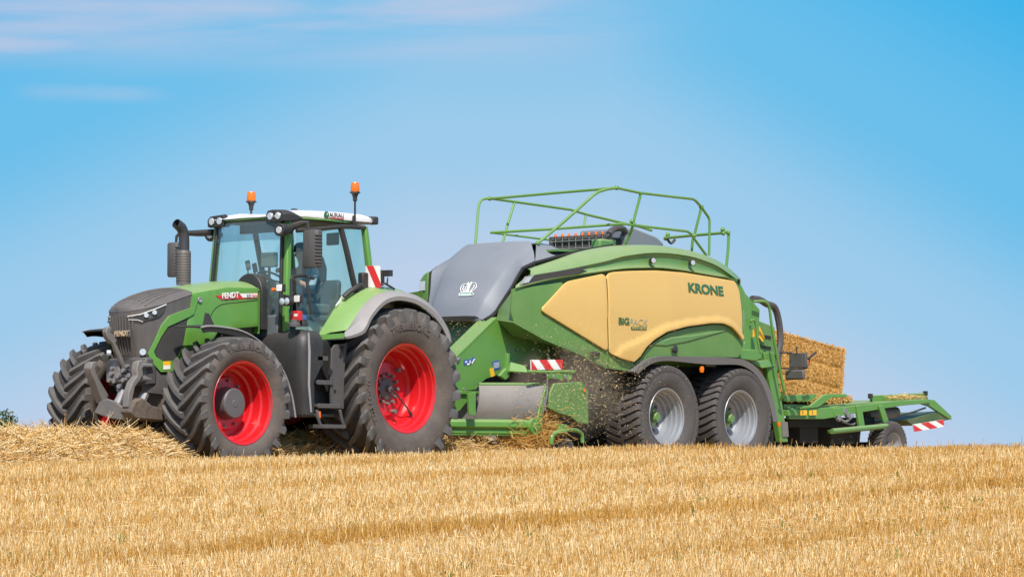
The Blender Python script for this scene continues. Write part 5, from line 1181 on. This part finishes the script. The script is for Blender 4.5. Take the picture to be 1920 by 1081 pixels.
# lamp brackets behind the ladder
b = MB(); b.tube([at(1462, 661, -1.15), at(1485, 661, -1.25)], .012, 6); b.tube([at(1464, 690, -1.15), at(1495, 691, -1.3), at(1512, 690, -1.32), at(1517, 681, -1.32), at(1517, 672, -1.32)], .014, 6); b.tube([at(1494, 649, -1.3), at(1494, 661, -1.3)], .012, 6); b.tube([at(1515, 672, -1.32), at(1530, 660, -1.36)], .02, 6)
lb = b.build('lamp_bracket', M_black, K)
c = at(1497, 675, -1.30); MB().box(c, (.06, .32, .23)).build('rear_lamp_panel', M_dark, lb, bevel=.01)
c = at(1491, 702, -1.30); MB().box(c, (.06, .36, .16)).build('rear_lamp_panel', M_dark, lb, bevel=.03)
c = at(1513, 679, -1.36); MB().box(c, (.05, .04, .08)).build('orange_lamp', M_orange, lb, bevel=.012)
# straw caught in the pick-up is part of the crop, built below

# ================================================================== BALE ACCUMULATOR
G = thing('bale_accumulator', 'low green bale platform on a small wheel behind the baler', 'bale cart', (15.0, 0, 0))
YA = -.92
def sl(pts, off, nm, m=M_kgreen2, bev=.008, par=None):
    b = MB(); b.slab([A(*p) for p in pts], off); return b.build(nm, m, par or G, bevel=bev)
deck = sl([(1470, 757, -.9), (1560, 759, -.9), (1730, 748, -.9), (1730, 752, -.9), (1560, 766, -.9), (1470, 768, -.9)], (0, 1.7, 0), 'deck', M_kdusty)
sl([(1477, 765, -.96), (1562, 763, -.96), (1575, 760, -.96), (1575, 780, -.96), (1545, 785, -.96), (1480, 785, -.96)], (0, .07, 0), 'side_beam')
sl([(1562, 765, -.97), (1680, 751, -.97), (1745, 748, -.97), (1746, 755, -.97), (1690, 760, -.97), (1565, 781, -.97)], (0, .06, 0), 'side_beam')
sl([(1468, 740, -.95), (1532, 738.5, -.95), (1532, 742, -.95), (1520, 752, -.95), (1470, 752, -.95)], (0, .06, 0), 'side_rail')
sl([(1500, 762, -.98), (1520, 760, -.98), (1545, 740, -.98), (1552, 738, -.98), (1588, 738, -.98), (1588, 744, -.98), (1560, 745, -.98), (1535, 763, -.98), (1500, 767, -.98)], (0, .05, 0), 'side_rail')
sl([(1478, 768, -1.0), (1502, 768, -1.0), (1502, 778, -1.0), (1478, 779, -1.0)], (0, .1, 0), 'rail_box')
sl([(1606, 760, -1.0), (1616, 758, -1.0), (1622, 798, -1.0), (1612, 800, -1.0)], (0, .05, 0), 'strut')
sl([(1648, 760, -1.0), (1657, 759, -1.0), (1668, 792, -1.0), (1658, 793, -1.0)], (0, .05, 0), 'strut')
sl([(1560, 806, -1.05), (1672, 793, -1.05), (1678, 797, -1.05), (1676, 801, -1.05), (1562, 812, -1.05)], (0, .10, 0), 'guard_bar', M_kgreen)
b = MB(); b.tube([A(1560, 808, -1.05), A(1676, 797, -1.05)], .045, 10); b.build('guard_tube', M_kgreen, G)
for x0, x1 in ((1500, 1513), (1518, 1531)):
    y_ = sl([(x0, 769, -1.01), (x1, 768, -1.01), (x1, 777.5, -1.01), (x0, 778, -1.01)], (0, .01, 0), 'warning_sticker', M_yellowp, 0)
    c = at((x0 + x1) / 2 - 2, 775.5, -1.013); lettering('!', .02, .05, c, (1, 0, 0), (0, 0, 1), M_black, y_, ext=.003)
# tail ramp
ramp_ = sl([(1633, 741, -.6), (1736, 736, -.6), (1741, 748, -.6), (1637, 756, -.6)], (0, .05, 0), 'tail_rail')
b = MB()
for px, py in ((1632, 742), (1735, 737)): b.box(at(px, py, -.6), (.06, .06, .08))
b.build('rail_end', M_black, ramp_)
sl([(1730, 748, -.92), (1752, 749, -.92), (1785, 780, -.92), (1782, 786, -.92), (1745, 762, -.92), (1730, 757, -.92)], (0, .06, 0), 'tail_arm')
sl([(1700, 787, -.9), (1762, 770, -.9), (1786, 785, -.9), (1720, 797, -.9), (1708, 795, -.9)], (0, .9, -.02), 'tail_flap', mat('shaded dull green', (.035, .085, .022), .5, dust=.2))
board([(1712, 795, -.97), (1769, 786, -.97), (1770.5, 799, -.97), (1714.5, 809, -.97)], 0, 'warning_board', G, 2, .28, flipc=True)
b = MB(); b.tube([A(1690, 778, -.95), A(1712, 772, -.92), A(1735, 764, -.9)], .016, 6); b.build('gas_strut', M_black, G)
b = MB(); b.tube([A(1625, 776, -.7), A(1660, 775, -.7), A(1680, 772, -.7)], .09, 14); b.build('hydraulic_tank', M_castgrey, G)
b = MB(); b.tube(arcpts([A(1580, 790, -.9), A(1600, 795, -.9), A(1610, 782, -.9), A(1604, 772, -.9)], 4), .015, 6); b.tube(arcpts([A(1570, 778, -.95), A(1585, 790, -.95), A(1600, 778, -.95)], 4), .02, 6)
for px, py in ((1572, 783), (1583, 770), (1590, 778)): b.box(at(px, py, -.95), (.08, .06, .09), Matrix.Rotation(.6, 3, 'Y'))
b.build('hydraulic_valve', M_steel, G)
sl([(1480, 785, -.8), (1560, 782, -.8), (1640, 782, -.8), (1640, 800, -.8), (1560, 800, -.8), (1480, 800, -.8)], (0, 1.3, 0), 'subframe', M_void)
sl([(1500, 790, -.75), (1534, 790, -.75), (1534, 830, -.75), (1500, 830, -.75)], (0, .9, 0), 'support_leg', M_void)
sl([(1556, 795, -.75), (1615, 800, -.75), (1612, 832, -.75), (1560, 832, -.75)], (0, .9, 0), 'axle_box', M_void)
MB().tube([(12.6, 0, .55), (14.4, 0, .5)], .08, 10).build('tow_bar', M_void, G)
aw, awl = tyre(.41, .30, .21, 34, .012, .15, wt=.014, wb=.018)
a_prof = [(-.12, .20), (-.13, .215), (-.11, .20), (-.02, .17), (.03, .12), (.03, 0)]
wc = at(1676, 828, -1.08)
wheel(G, (wc.x, -.95, .40), -1, aw, awl, a_prof, M_silver, no_hub, M_ktyre, M_ktyre)
wheel(G, (wc.x, .95, .40), 1, aw, awl, a_prof, M_silver, no_hub, M_ktyre, M_ktyre)
MB().tube([(wc.x, -.9, .4), (wc.x, .9, .4)], .06, 10).build('axle', M_void, G)
# ================================================================== STRAW: bales, swath, stubble
def blades(P, D, L, W, tone, bend=None, name='straw', m=None, kind='stuff', tri=True, parent=None):
    """many thin stems: P roots, D unit directions, L lengths, W widths; each a three sided stalk"""
    n = len(P); D = D / np.linalg.norm(D, axis=1, keepdims=True)
    ref = np.where(np.abs(D[:, 2:3]) < .9, np.array([[0, 0, 1.]]), np.array([[1., 0, 0]]))
    U = np.cross(D, ref); U /= np.linalg.norm(U, axis=1, keepdims=True); V = np.cross(D, U)
    ph = rng.uniform(0, 2 * np.pi, n)
    rings = []
    ts = (0, 1) if bend is None else (0, .55, 1)
    for t in ts:
        c = P + D * (L * t)[:, None]
        if bend is not None: c = c + bend * (t * t) * L[:, None]
        wk = W * (1.0 if t < 1 else .75)
        for k in range(3):
            a = ph + k * 2 * np.pi / 3
            rings.append(c + (U * np.cos(a)[:, None] + V * np.sin(a)[:, None]) * wk[:, None] * .5)
    R_ = len(ts); A_ = np.stack(rings, 1)                   # n, 3R, 3
    vs = A_.reshape(-1, 3)
    base = (np.arange(n) * 3 * R_)[:, None, None]
    q = []
    for r in range(R_ - 1):
        for k in range(3): q.append([r * 3 + k, r * 3 + (k + 1) % 3, (r + 1) * 3 + (k + 1) % 3, (r + 1) * 3 + k])
    F = (base + np.array(q)[None]).reshape(-1, 4)
    me = bpy.data.meshes.new(name); me.vertices.add(len(vs)); me.vertices.foreach_set('co', vs.astype(np.float32).ravel())
    me.loops.add(F.size); me.loops.foreach_set('vertex_index', F.astype(np.int32).ravel())
    me.polygons.add(len(F)); me.polygons.foreach_set('loop_start', (np.arange(len(F)) * 4).astype(np.int32)); 
    at_ = me.attributes.new('tone', 'FLOAT', 'POINT'); at_.data.foreach_set('value', np.repeat(tone, 3 * R_).astype(np.float32))
    me.update(calc_edges=True); me.validate()
    me.materials.append(m or M_straw); o = bpy.data.objects.new(name, me); COL.objects.link(o)
    if kind: o['kind'] = kind
    if parent is not None: adopt(o, parent)
    return o
def rand_dirs(n, zs=.25):
    a = rng.uniform(0, 2 * np.pi, n); z = rng.normal(0, zs, n)
    return np.stack([np.cos(a), np.sin(a), z], 1)
# ---- ground sheet reaching the horizon
def axis_(a, lo, hi, step, far): 
    core_ = list(np.arange(lo, hi, step)); out = []
    s = step; v = lo
    while v > -far: s *= 1.35; v -= s; out.insert(0, v)
    s = step; v = hi
    out2 = []
    while v < far: out2.append(v); s *= 1.35; v += s
    return np.array(out + core_ + out2)
gx, gy = axis_(0, -30, 26, .4, 3500), axis_(0, -32, 30, .4, 3500)
XX, YY = np.meshgrid(gx, gy, indexing='ij'); ZZ = gz(XX, YY)
b = MB(); b.v = [tuple(p) for p in np.stack([XX, YY, ZZ], -1).reshape(-1, 3)]; ny = len(gy)
b.f = [[i * ny + j, (i + 1) * ny + j, (i + 1) * ny + j + 1, i * ny + j + 1] for i in range(len(gx) - 1) for j in range(ny - 1)]
M_soil = mat('straw littered soil', (.34, .215, .095), .9, dust=.9, dcol=(.56, .38, .17), dscale=9, bump=.8, bscale=30)
gr = b.build('ground', M_soil, None, ang=180); gr['kind'] = 'structure'
# ---- stubble
def field_pts(n, d0, d1, pad=1.10, out=None):
    d = np.sqrt(rng.uniform(d0 ** 2, d1 ** 2, n)); l = rng.uniform(-1, 1, n) * (d * .158 * pad)
    if out: l = rng.choice([-1, 1], n) * d * .158 * rng.uniform(pad, out, n)
    x = CAM.x + d * fh.x + l * rt.x; y = CAM.y + d * fh.y + l * rt.y
    return x, y, d
def bandfn(x, y):
    """strips left by the harvester: golden taller stubble along the margins of each pass, pale and short between; sharp on the near side"""
    u = (y + .16 * np.sin(x * .35) + .07 * np.sin(x * 1.3 + 1) + .05 * np.sin(x * 3.7)) / 2.75 + .13
    f = u - np.floor(u)
    prof_ = np.clip((f - .02) / .05, 0, 1) * np.clip((.42 - f) / .34, 0, 1)
    k = np.floor(u); amp = .32 + .68 * np.clip(np.sin(k * 2.3 + 1.0), 0, 1) ** 1.5
    return prof_ * amp * (.75 + .25 * np.sin(x * .6 + k))
def make_stubble(n, d0, d1, name, wmul=1.0, out=None):
    x, y, d = field_pts(n, d0, d1, out=out)
    row = .125; y = np.round(y / row) * row + rng.normal(0, .034, n) + .03 * np.sin(x * 2.1)
    bf = bandfn(x, y); patch = .5 + .5 * np.sin(x * .8 + np.sin(y * 1.7) * 2) * np.sin(y * .9 + x * .3)
    keep = ~((np.abs(y) < 1.0) & (x > -6) & (x < 6)); x, y, d, bf, patch = [a[keep] for a in (x, y, d, bf, patch)]; n = len(x)
    h = (.078 + .075 * bf + .018 * patch) * rng.uniform(.55, 1.4, n) * np.where(rng.uniform(0, 1, n) > .975, 1.55, 1)
    P = np.stack([x, y, gz(x, y) - .01], 1); D = np.stack([rng.normal(0, .24, n), rng.normal(0, .24, n), np.ones(n)], 1)
    tone = np.clip(rng.beta(.9, 1.0, n) * 1.1 + .02 - .75 * bf + .16 * (patch - .5) - .10 * np.clip((x - CAM.x) * rt.x + (y - CAM.y) * rt.y, 0, 6) / 4, 0, 1)
    return blades(P, D, h, rng.uniform(.0042, .0085, n) * wmul, tone, None, name, M_straw)
make_stubble(95000, 15.5, 27, 'stubble')
make_stubble(150000, 27, 46.5, 'stubble', 1.25)
make_stubble(110000, 13, 48, 'stubble', 2.1, 2.7)
# loose chaff and straw lying in the stubble
n = 15000
x, y, d = field_pts(n, 15.5, 44); bf = bandfn(x, y)
keep = rng.uniform(0, 1, n) < (.25 + .75 * (1 - bf)); x, y, d = x[keep], y[keep], d[keep]; n = len(x)
P = np.stack([x, y, gz(x, y) + rng.uniform(.0, .075, n)], 1)
blades(P, rand_dirs(n, .12), rng.uniform(.04, .20, n) * np.where(d > 36, .55, 1), rng.uniform(.0035, .007, n), rng.beta(2.5, 1.6, n), rng.normal(0, .08, (n, 3)), 'loose_straw', M_straw)
# shaggy standing straw near the lower right and lower middle of the field
n = 5000
x, y, d = field_pts(n, 15.3, 19.0); l_ = (x - CAM.x) * rt.x + (y - CAM.y) * rt.y
keep = rng.uniform(0, 1, n) < np.clip(.12 + .40 * (l_ + .6), .08, 1) * np.clip((18.8 - d) / 2, 0, 1); x, y = x[keep], y[keep]; n = len(x)
D = np.stack([rng.normal(0, .55, n), rng.normal(0, .55, n), rng.uniform(.25, 1, n)], 1)
blades(np.stack([x, y, gz(x, y)], 1), D, rng.uniform(.10, .26, n), rng.uniform(.004, .008, n), rng.beta(2.6, 1.6, n), rng.normal(0, .15, (n, 3)), 'tangled_straw', M_straw)
# ---- a few green weeds
n = 46
x0_, y0_, d0_ = field_pts(n, 16, 36, .95); k = 9
x = np.repeat(x0_, k) + rng.normal(0, .018, n * k); y = np.repeat(y0_, k) + rng.normal(0, .018, n * k)
M_weed = straw_mat('weed leaves', (.06, .13, .02), (.12, .22, .03), (.2, .30, .06))
blades(np.stack([x, y, gz(x, y) + .03], 1), np.stack([rng.normal(0, .6, n * k), rng.normal(0, .6, n * k), rng.uniform(.3, 1, n * k)], 1), rng.uniform(.04, .10, n * k), rng.uniform(.006, .013, n * k), rng.uniform(0, 1, n * k), None, 'weeds', M_weed)
# ---- the swath the machines straddle
def swz(x, y, top=1.0):
    h = np.interp(x, [-9, -5, -1.4, -.9, -.2, .4, 5.2, 6.2], [.36, .39, .51, .50, .36, .42, .50, .48])
    wd = np.interp(x, [-9, -1.2, -.5, .4, 6], [1.15, 1.15, 1.0, .8, .85])
    yc = np.interp(x, [-9, -1.5, 0, 6], [-.15, -.15, -.05, -.05])
    s = np.clip(1 - ((y - yc) / wd) ** 2, 0, 1)
    return h * s ** .75 * (1 + .12 * np.sin(x * 3.1) * np.sin(y * 4 + x)) 
sx, sy = np.arange(-7.5, 6.4, .12), np.arange(-1.5, 1.4, .1)
XX, YY = np.meshgrid(sx, sy, indexing='ij'); ZZ = gz(XX, YY) + swz(XX, YY) * .86 - .02
b = MB(); b.v = [tuple(p) for p in np.stack([XX, YY, ZZ], -1).reshape(-1, 3)]; ny = len(sy)
b.f = [[i * ny + j, (i + 1) * ny + j, (i + 1) * ny + j + 1, i * ny + j + 1] for i in range(len(sx) - 1) for j in range(ny - 1)]
b.build('straw_mound', M_soil, None, ang=180)['kind'] = 'stuff'
n = 34000
x = np.where(rng.uniform(0, 1, n) < .62, rng.uniform(-6.5, -.2, n), rng.uniform(-.2, 6.2, n)); y = rng.uniform(-1.35, 1.2, n)
keep = swz(x, y) > .03; x, y = x[keep], y[keep]; n = len(x)
P = np.stack([x, y, gz(x, y) + swz(x, y) * rng.uniform(.78, 1.04, n)], 1); D = rand_dirs(n, .30)
Ls = rng.uniform(.08, .46, n)
blades(P - D * Ls[:, None] * .5, D, Ls, rng.uniform(.006, .012, n), np.clip(rng.beta(1.1, 1.0, n) + .08, 0, 1), rng.normal(0, .14, (n, 3)), 'straw_swath', M_straw)
n = 260
x = rng.uniform(-3.2, -.4, n); y = rng.uniform(-.6, .5, n); P = np.stack([x, y, gz(x, y) + swz(x, y) * .9], 1)
blades(P, np.stack([rng.normal(0, .7, n), rng.normal(0, .7, n), rng.uniform(.3, 1, n)], 1), rng.uniform(.10, .28, n), rng.uniform(.004, .008, n), rng.beta(2, 2, n), rng.normal(0, .2, (n, 3)), 'straw_tips', M_straw)
# straw being lifted by the pick-up
n = 3200
t = rng.uniform(0, 1, n); cx = 5.9 + rng.normal(0, .22, n) + .25 * t; cy = -1.12 + rng.normal(0, .14, n); cz = .22 + .75 * t * rng.uniform(.5, 1, n)
blades(np.stack([cx, cy, cz], 1), rand_dirs(n, .5), rng.uniform(.06, .26, n), rng.uniform(.005, .009, n), rng.beta(2, 2.4, n) * .8, rng.normal(0, .25, (n, 3)), 'straw_in_pickup', M_strawo)
n = 2600
cx = rng.uniform(4.5, 6.3, n); cy = rng.uniform(-1.2, .4, n)
blades(np.stack([cx, cy, gz(cx, cy) + rng.uniform(.05, .36, n)], 1), rand_dirs(n, .4), rng.uniform(.08, .3, n), rng.uniform(.005, .009, n), rng.beta(2, 2, n), rng.normal(0, .2, (n, 3)), 'straw_under_pickup', M_straw)
# flying chaff round the pick-up
n = 3600
px = rng.normal(1104, 58, n); py = rng.normal(718, 52, n)
keep = (px > 930) & (py < 830) & (py > 560); px, py = px[keep], py[keep]; n = len(px)
Yk = rng.uniform(-1.9, -1.48, n)
P = np.array([at(a, c, e)[:] for a, c, e in zip(px, py, Yk)])
blades(P, rand_dirs(n, .6), rng.gamma(1.4, .008, n) + .003 + .05 * (rng.uniform(0, 1, n) > .985), rng.gamma(2.0, .0013, n) + .001, np.clip(rng.beta(1.4, 1.2, n) + .25, 0, 1), None, 'flying_chaff', M_straw)
n = 260
px = rng.uniform(845, 915, n); py = rng.uniform(602, 668, n); keep = px - 845 < (672 - py); px, py = px[keep], py[keep]; n = len(px)
P = np.array([at(a, c, e)[:] for a, c, e in zip(px, py, rng.uniform(-.85, .3, n))])
blades(P, rand_dirs(n, .5), rng.uniform(.008, .035, n), rng.uniform(.003, .006, n), rng.beta(2.5, 1.5, n), None, 'flying_chaff', M_straw)
# ---- bales
def bale(x0, x1, y0, y1, z0, z1, label, n, tilt=0.0):
    C0 = Vector(((x0 + x1) / 2, (y0 + y1) / 2, (z0 + z1) / 2)); x0 -= C0.x; x1 -= C0.x; y0 -= C0.y; y1 -= C0.y; z0 -= C0.z; z1 -= C0.z
    b = MB(); nx, nz_ = 14, 8
    bx = MB(); h_ = z1 - z0; sec = [(y0 + .03, z0 + .02)]
    if h_ > .4:
        for s in (.31, .66): sec += [(y0 + .03, z0 + h_ * s - .035), (y0 + .05, z0 + h_ * s), (y0 + .03, z0 + h_ * s + .035)]
    sec += [(y0 + .03, z1 - .03), (y1 - .03, z1 - .03), (y1 - .03, z0 + .02)]
    bx.slab([(x0 + .03, y, z) for y, z in sec], (x1 - x0 - .06, 0, 0))
    core = bx.build('straw_bale', M_baleskin, None, bevel=.02)
    core.location = C0; core.rotation_euler = (0, tilt, 0)
    m = n; face = rng.integers(0, 3, m)
    u, v = rng.uniform(0, 1, m), rng.uniform(0, 1, m)
    # flakes: the straw stands in layers pressed one behind another along the bale
    lay = np.round(u * 16) / 16 + rng.normal(0, .012, m)
    X = np.where(face == 1, x1 + 0 * u, x0 + (x1 - x0) * np.clip(lay, 0, 1)); Y = np.where(face == 0, y0, y0 + (y1 - y0) * rng.uniform(0, 1, m)); Z = np.where(face == 2, z1, z0 + (z1 - z0) * v)
    grv = np.zeros(m)
    for s in (.31, .66): grv += np.exp(-((Z - (z0 + (z1 - z0) * s)) / .030) ** 2) * (face == 0) * (z1 - z0 > .4)
    N = np.stack([(face == 1) * 1., (face == 0) * -1., (face == 2) * 1.], 1)
    D = N * rng.uniform(-.1, .28, m)[:, None] + rng.normal(0, .45, (m, 3)) * (1 - N); D[:, 2] += np.where(face != 2, rng.choice([-1, 1], m) * .9, 0); D[:, 0] += np.where(face == 2, rng.normal(0, .8, m), 0)
    P = np.stack([X, Y, Z], 1) - N * (.02 + .025 * grv)[:, None]
    L = rng.uniform(.02, .075, m)
    o = blades(P - D * L[:, None] * .4, D, L, rng.uniform(.006, .011, m), np.clip(rng.beta(2, 2, m) * (1 - .4 * grv) + .12 * np.sin(X * 40) * (face == 0), 0, 1), rng.normal(0, .12, (m, 3)), 'straw', M_strawo, None)
    o.parent = core
    for s in (.06, .25, .44, .62, .81, .95):
        yy = y0 + (y1 - y0) * s
        tw = MB().tube([(x0, yy, z1 + .004), (x1 - .01, yy, z1 + .004), (x1 + .006, yy, z1 - .02), (x1 + .006, yy, z0 + .03)], .005, 5).build('twine', M_black, core, loc=(0, 0, 0))
    tag(core, label, 'bale', 'straw bales on the platform'); return core
M_baleskin = mat('packed straw', (.40, .22, .06), .9, dust=.8, dcol=(.62, .38, .13), dscale=14, bump=1.0, bscale=40)
bz0 = 1.24
b1 = bale(12.0, 14.80, -.58, .62, 1.20, 2.16, 'big square bale of golden straw leaving the chute behind the baler', 34000, tilt=R(7.2))
b2 = bale(12.3, 15.02, -.60, .60, 1.10, 1.21, 'thin flat slab of straw lying on the platform under the big bale', 2200)
n = 200
cx = rng.uniform(15.9, 16.9, n); cy = rng.uniform(-.85, -.66, n); cz = np.interp(cx, [14.5, 16.6, 17], [1.17, 1.19, 1.19])
blades(np.stack([cx, cy, cz + rng.uniform(0, .05, n)], 1), rand_dirs(n, .2), rng.uniform(.05, .2, n), rng.uniform(.005, .009, n), rng.beta(2, 1.8, n), rng.normal(0, .1, (n, 3)), 'straw_litter', M_straw)
# ---- distant tree at the left edge
TP = CAM + (fw * 190 + rt * (-(960 - 2) / FPX * 190)); 
TR = thing('tree', 'dark green leafy treetop showing over the field at the left edge', 'tree', (TP.x, TP.y, float(gz(TP.x, TP.y))))
zb = TR.location.z; top = 3.55
b = MB(); b.tube([(TP.x, TP.y, zb), (TP.x + .1, TP.y, zb + 2.5), (TP.x + .05, TP.y + .1, 1.0), (TP.x, TP.y, 2.6)], [.35, .26, .18, .06], 10)
for k in range(7):
    a = k * 2.4; zz = -1.5 + .6 * k; b.tube([(TP.x, TP.y, zz), (TP.x + 1.2 * math.cos(a), TP.y + 1.2 * math.sin(a), zz + 1.1)], [.10, .03], 6)
b.build('trunk', mat('bark', (.10, .075, .05), .9, bump=.5, bscale=8), TR)
M_leaf = straw_mat('leaves', (.018, .042, .018), (.04, .085, .028), (.09, .15, .05))
NL_ = 9000; cl_ = []
for k in range(26):
    a = rng.uniform(0, 2 * np.pi); r = rng.uniform(.2, 1.9); z = rng.uniform(-2.4, 2.9); r *= np.sqrt(max(.15, 1 - ((z - .2) / 3.2) ** 2)); cl_.append((TP.x + r * math.cos(a), TP.y + r * math.sin(a), z, rng.uniform(.35, .65)))
cl_ = np.array(cl_); ci = rng.integers(0, len(cl_), NL_); v = rng.normal(0, 1, (NL_, 3)); v /= np.linalg.norm(v, axis=1, keepdims=True)
Pn = cl_[ci, :3] + v * cl_[ci, 3:4] * rng.uniform(.45, 1.08, (NL_, 1)); lim = Pn[:, 2] < top; Pn = Pn[lim]; m_ = len(Pn); tn = np.clip(rng.beta(2, 2.4, m_), 0, 1)
U_ = rng.normal(0, 1, (m_, 3)); U_ /= np.linalg.norm(U_, axis=1, keepdims=True); W_ = np.cross(U_, rng.normal(0, 1, (m_, 3))); W_ /= np.linalg.norm(W_, axis=1, keepdims=True)
s_ = rng.uniform(.05, .10, (m_, 1)); vs = np.stack([Pn - U_ * s_, Pn + W_ * s_ * .6, Pn + U_ * s_, Pn - W_ * s_ * .6], 1).reshape(-1, 3)
me = bpy.data.meshes.new('crown'); me.from_pydata(vs.tolist(), [], (np.arange(m_ * 4).reshape(-1, 4)).tolist())
at_ = me.attributes.new('tone', 'FLOAT', 'POINT'); at_.data.foreach_set('value', np.repeat(tn, 4).astype(np.float32)); me.materials.append(M_leaf)
cr_ = bpy.data.objects.new('crown', me); COL.objects.link(cr_); adopt(cr_, TR)

# ---- dust boiling up beside the pick-up
b = MB(); sec_ = []
for k in range(9):
    a = math.pi * k / 8; sec_.append((-math.cos(a), max(.02, math.sin(a))))
b.lathe([(1.15 * u, 1.0 * v) for u, v in sec_], seg=28); b.v = [(7.0 + x * 1.25, -1.0 + y * .55, 1.15 + z * .80) for x, y, z in b.v]
mv = bpy.data.materials.new('straw dust'); mv.use_nodes = True; n_, l_n = mv.node_tree.nodes, mv.node_tree.links; n_.clear()
ov = n_.new('ShaderNodeOutputMaterial'); pv = n_.new('ShaderNodeVolumePrincipled'); pv.inputs['Color'].default_value = (.74, .60, .45, 1); pv.inputs['Anisotropy'].default_value = .2
tcv = n_.new('ShaderNodeTexCoord'); nv_ = n_.new('ShaderNodeTexNoise'); nv_.inputs['Scale'].default_value = 2.2; nv_.inputs['Detail'].default_value = 4; l_n.new(tcv.outputs['Object'], nv_.inputs['Vector'])
mpv = n_.new('ShaderNodeMapping'); mpv.inputs['Location'].default_value = (-7.0 / 1.25, 1.0 / .55, -1.15 / .80); mpv.inputs['Scale'].default_value = (1 / 1.25, 1 / .55, 1 / .80); l_n.new(tcv.outputs['Object'], mpv.inputs[0])
ln_ = n_.new('ShaderNodeVectorMath'); ln_.operation = 'LENGTH'; l_n.new(mpv.outputs[0], ln_.inputs[0])
fo_ = n_.new('ShaderNodeMapRange'); l_n.new(ln_.outputs['Value'], fo_.inputs[0]); fo_.inputs[1].default_value = 1.0; fo_.inputs[2].default_value = .1
rm_ = n_.new('ShaderNodeMapRange'); l_n.new(nv_.outputs[0], rm_.inputs[0]); rm_.inputs[1].default_value = .38; rm_.inputs[2].default_value = .70; rm_.inputs[4].default_value = 10.0
mm_ = n_.new('ShaderNodeMath'); mm_.operation = 'MULTIPLY'; l_n.new(fo_.outputs[0], mm_.inputs[0]); l_n.new(rm_.outputs[0], mm_.inputs[1]); l_n.new(mm_.outputs[0], pv.inputs['Density']); l_n.new(pv.outputs[0], ov.inputs['Volume'])
dc_ = b.build('dust_cloud', mv, None); dc_['kind'] = 'stuff'
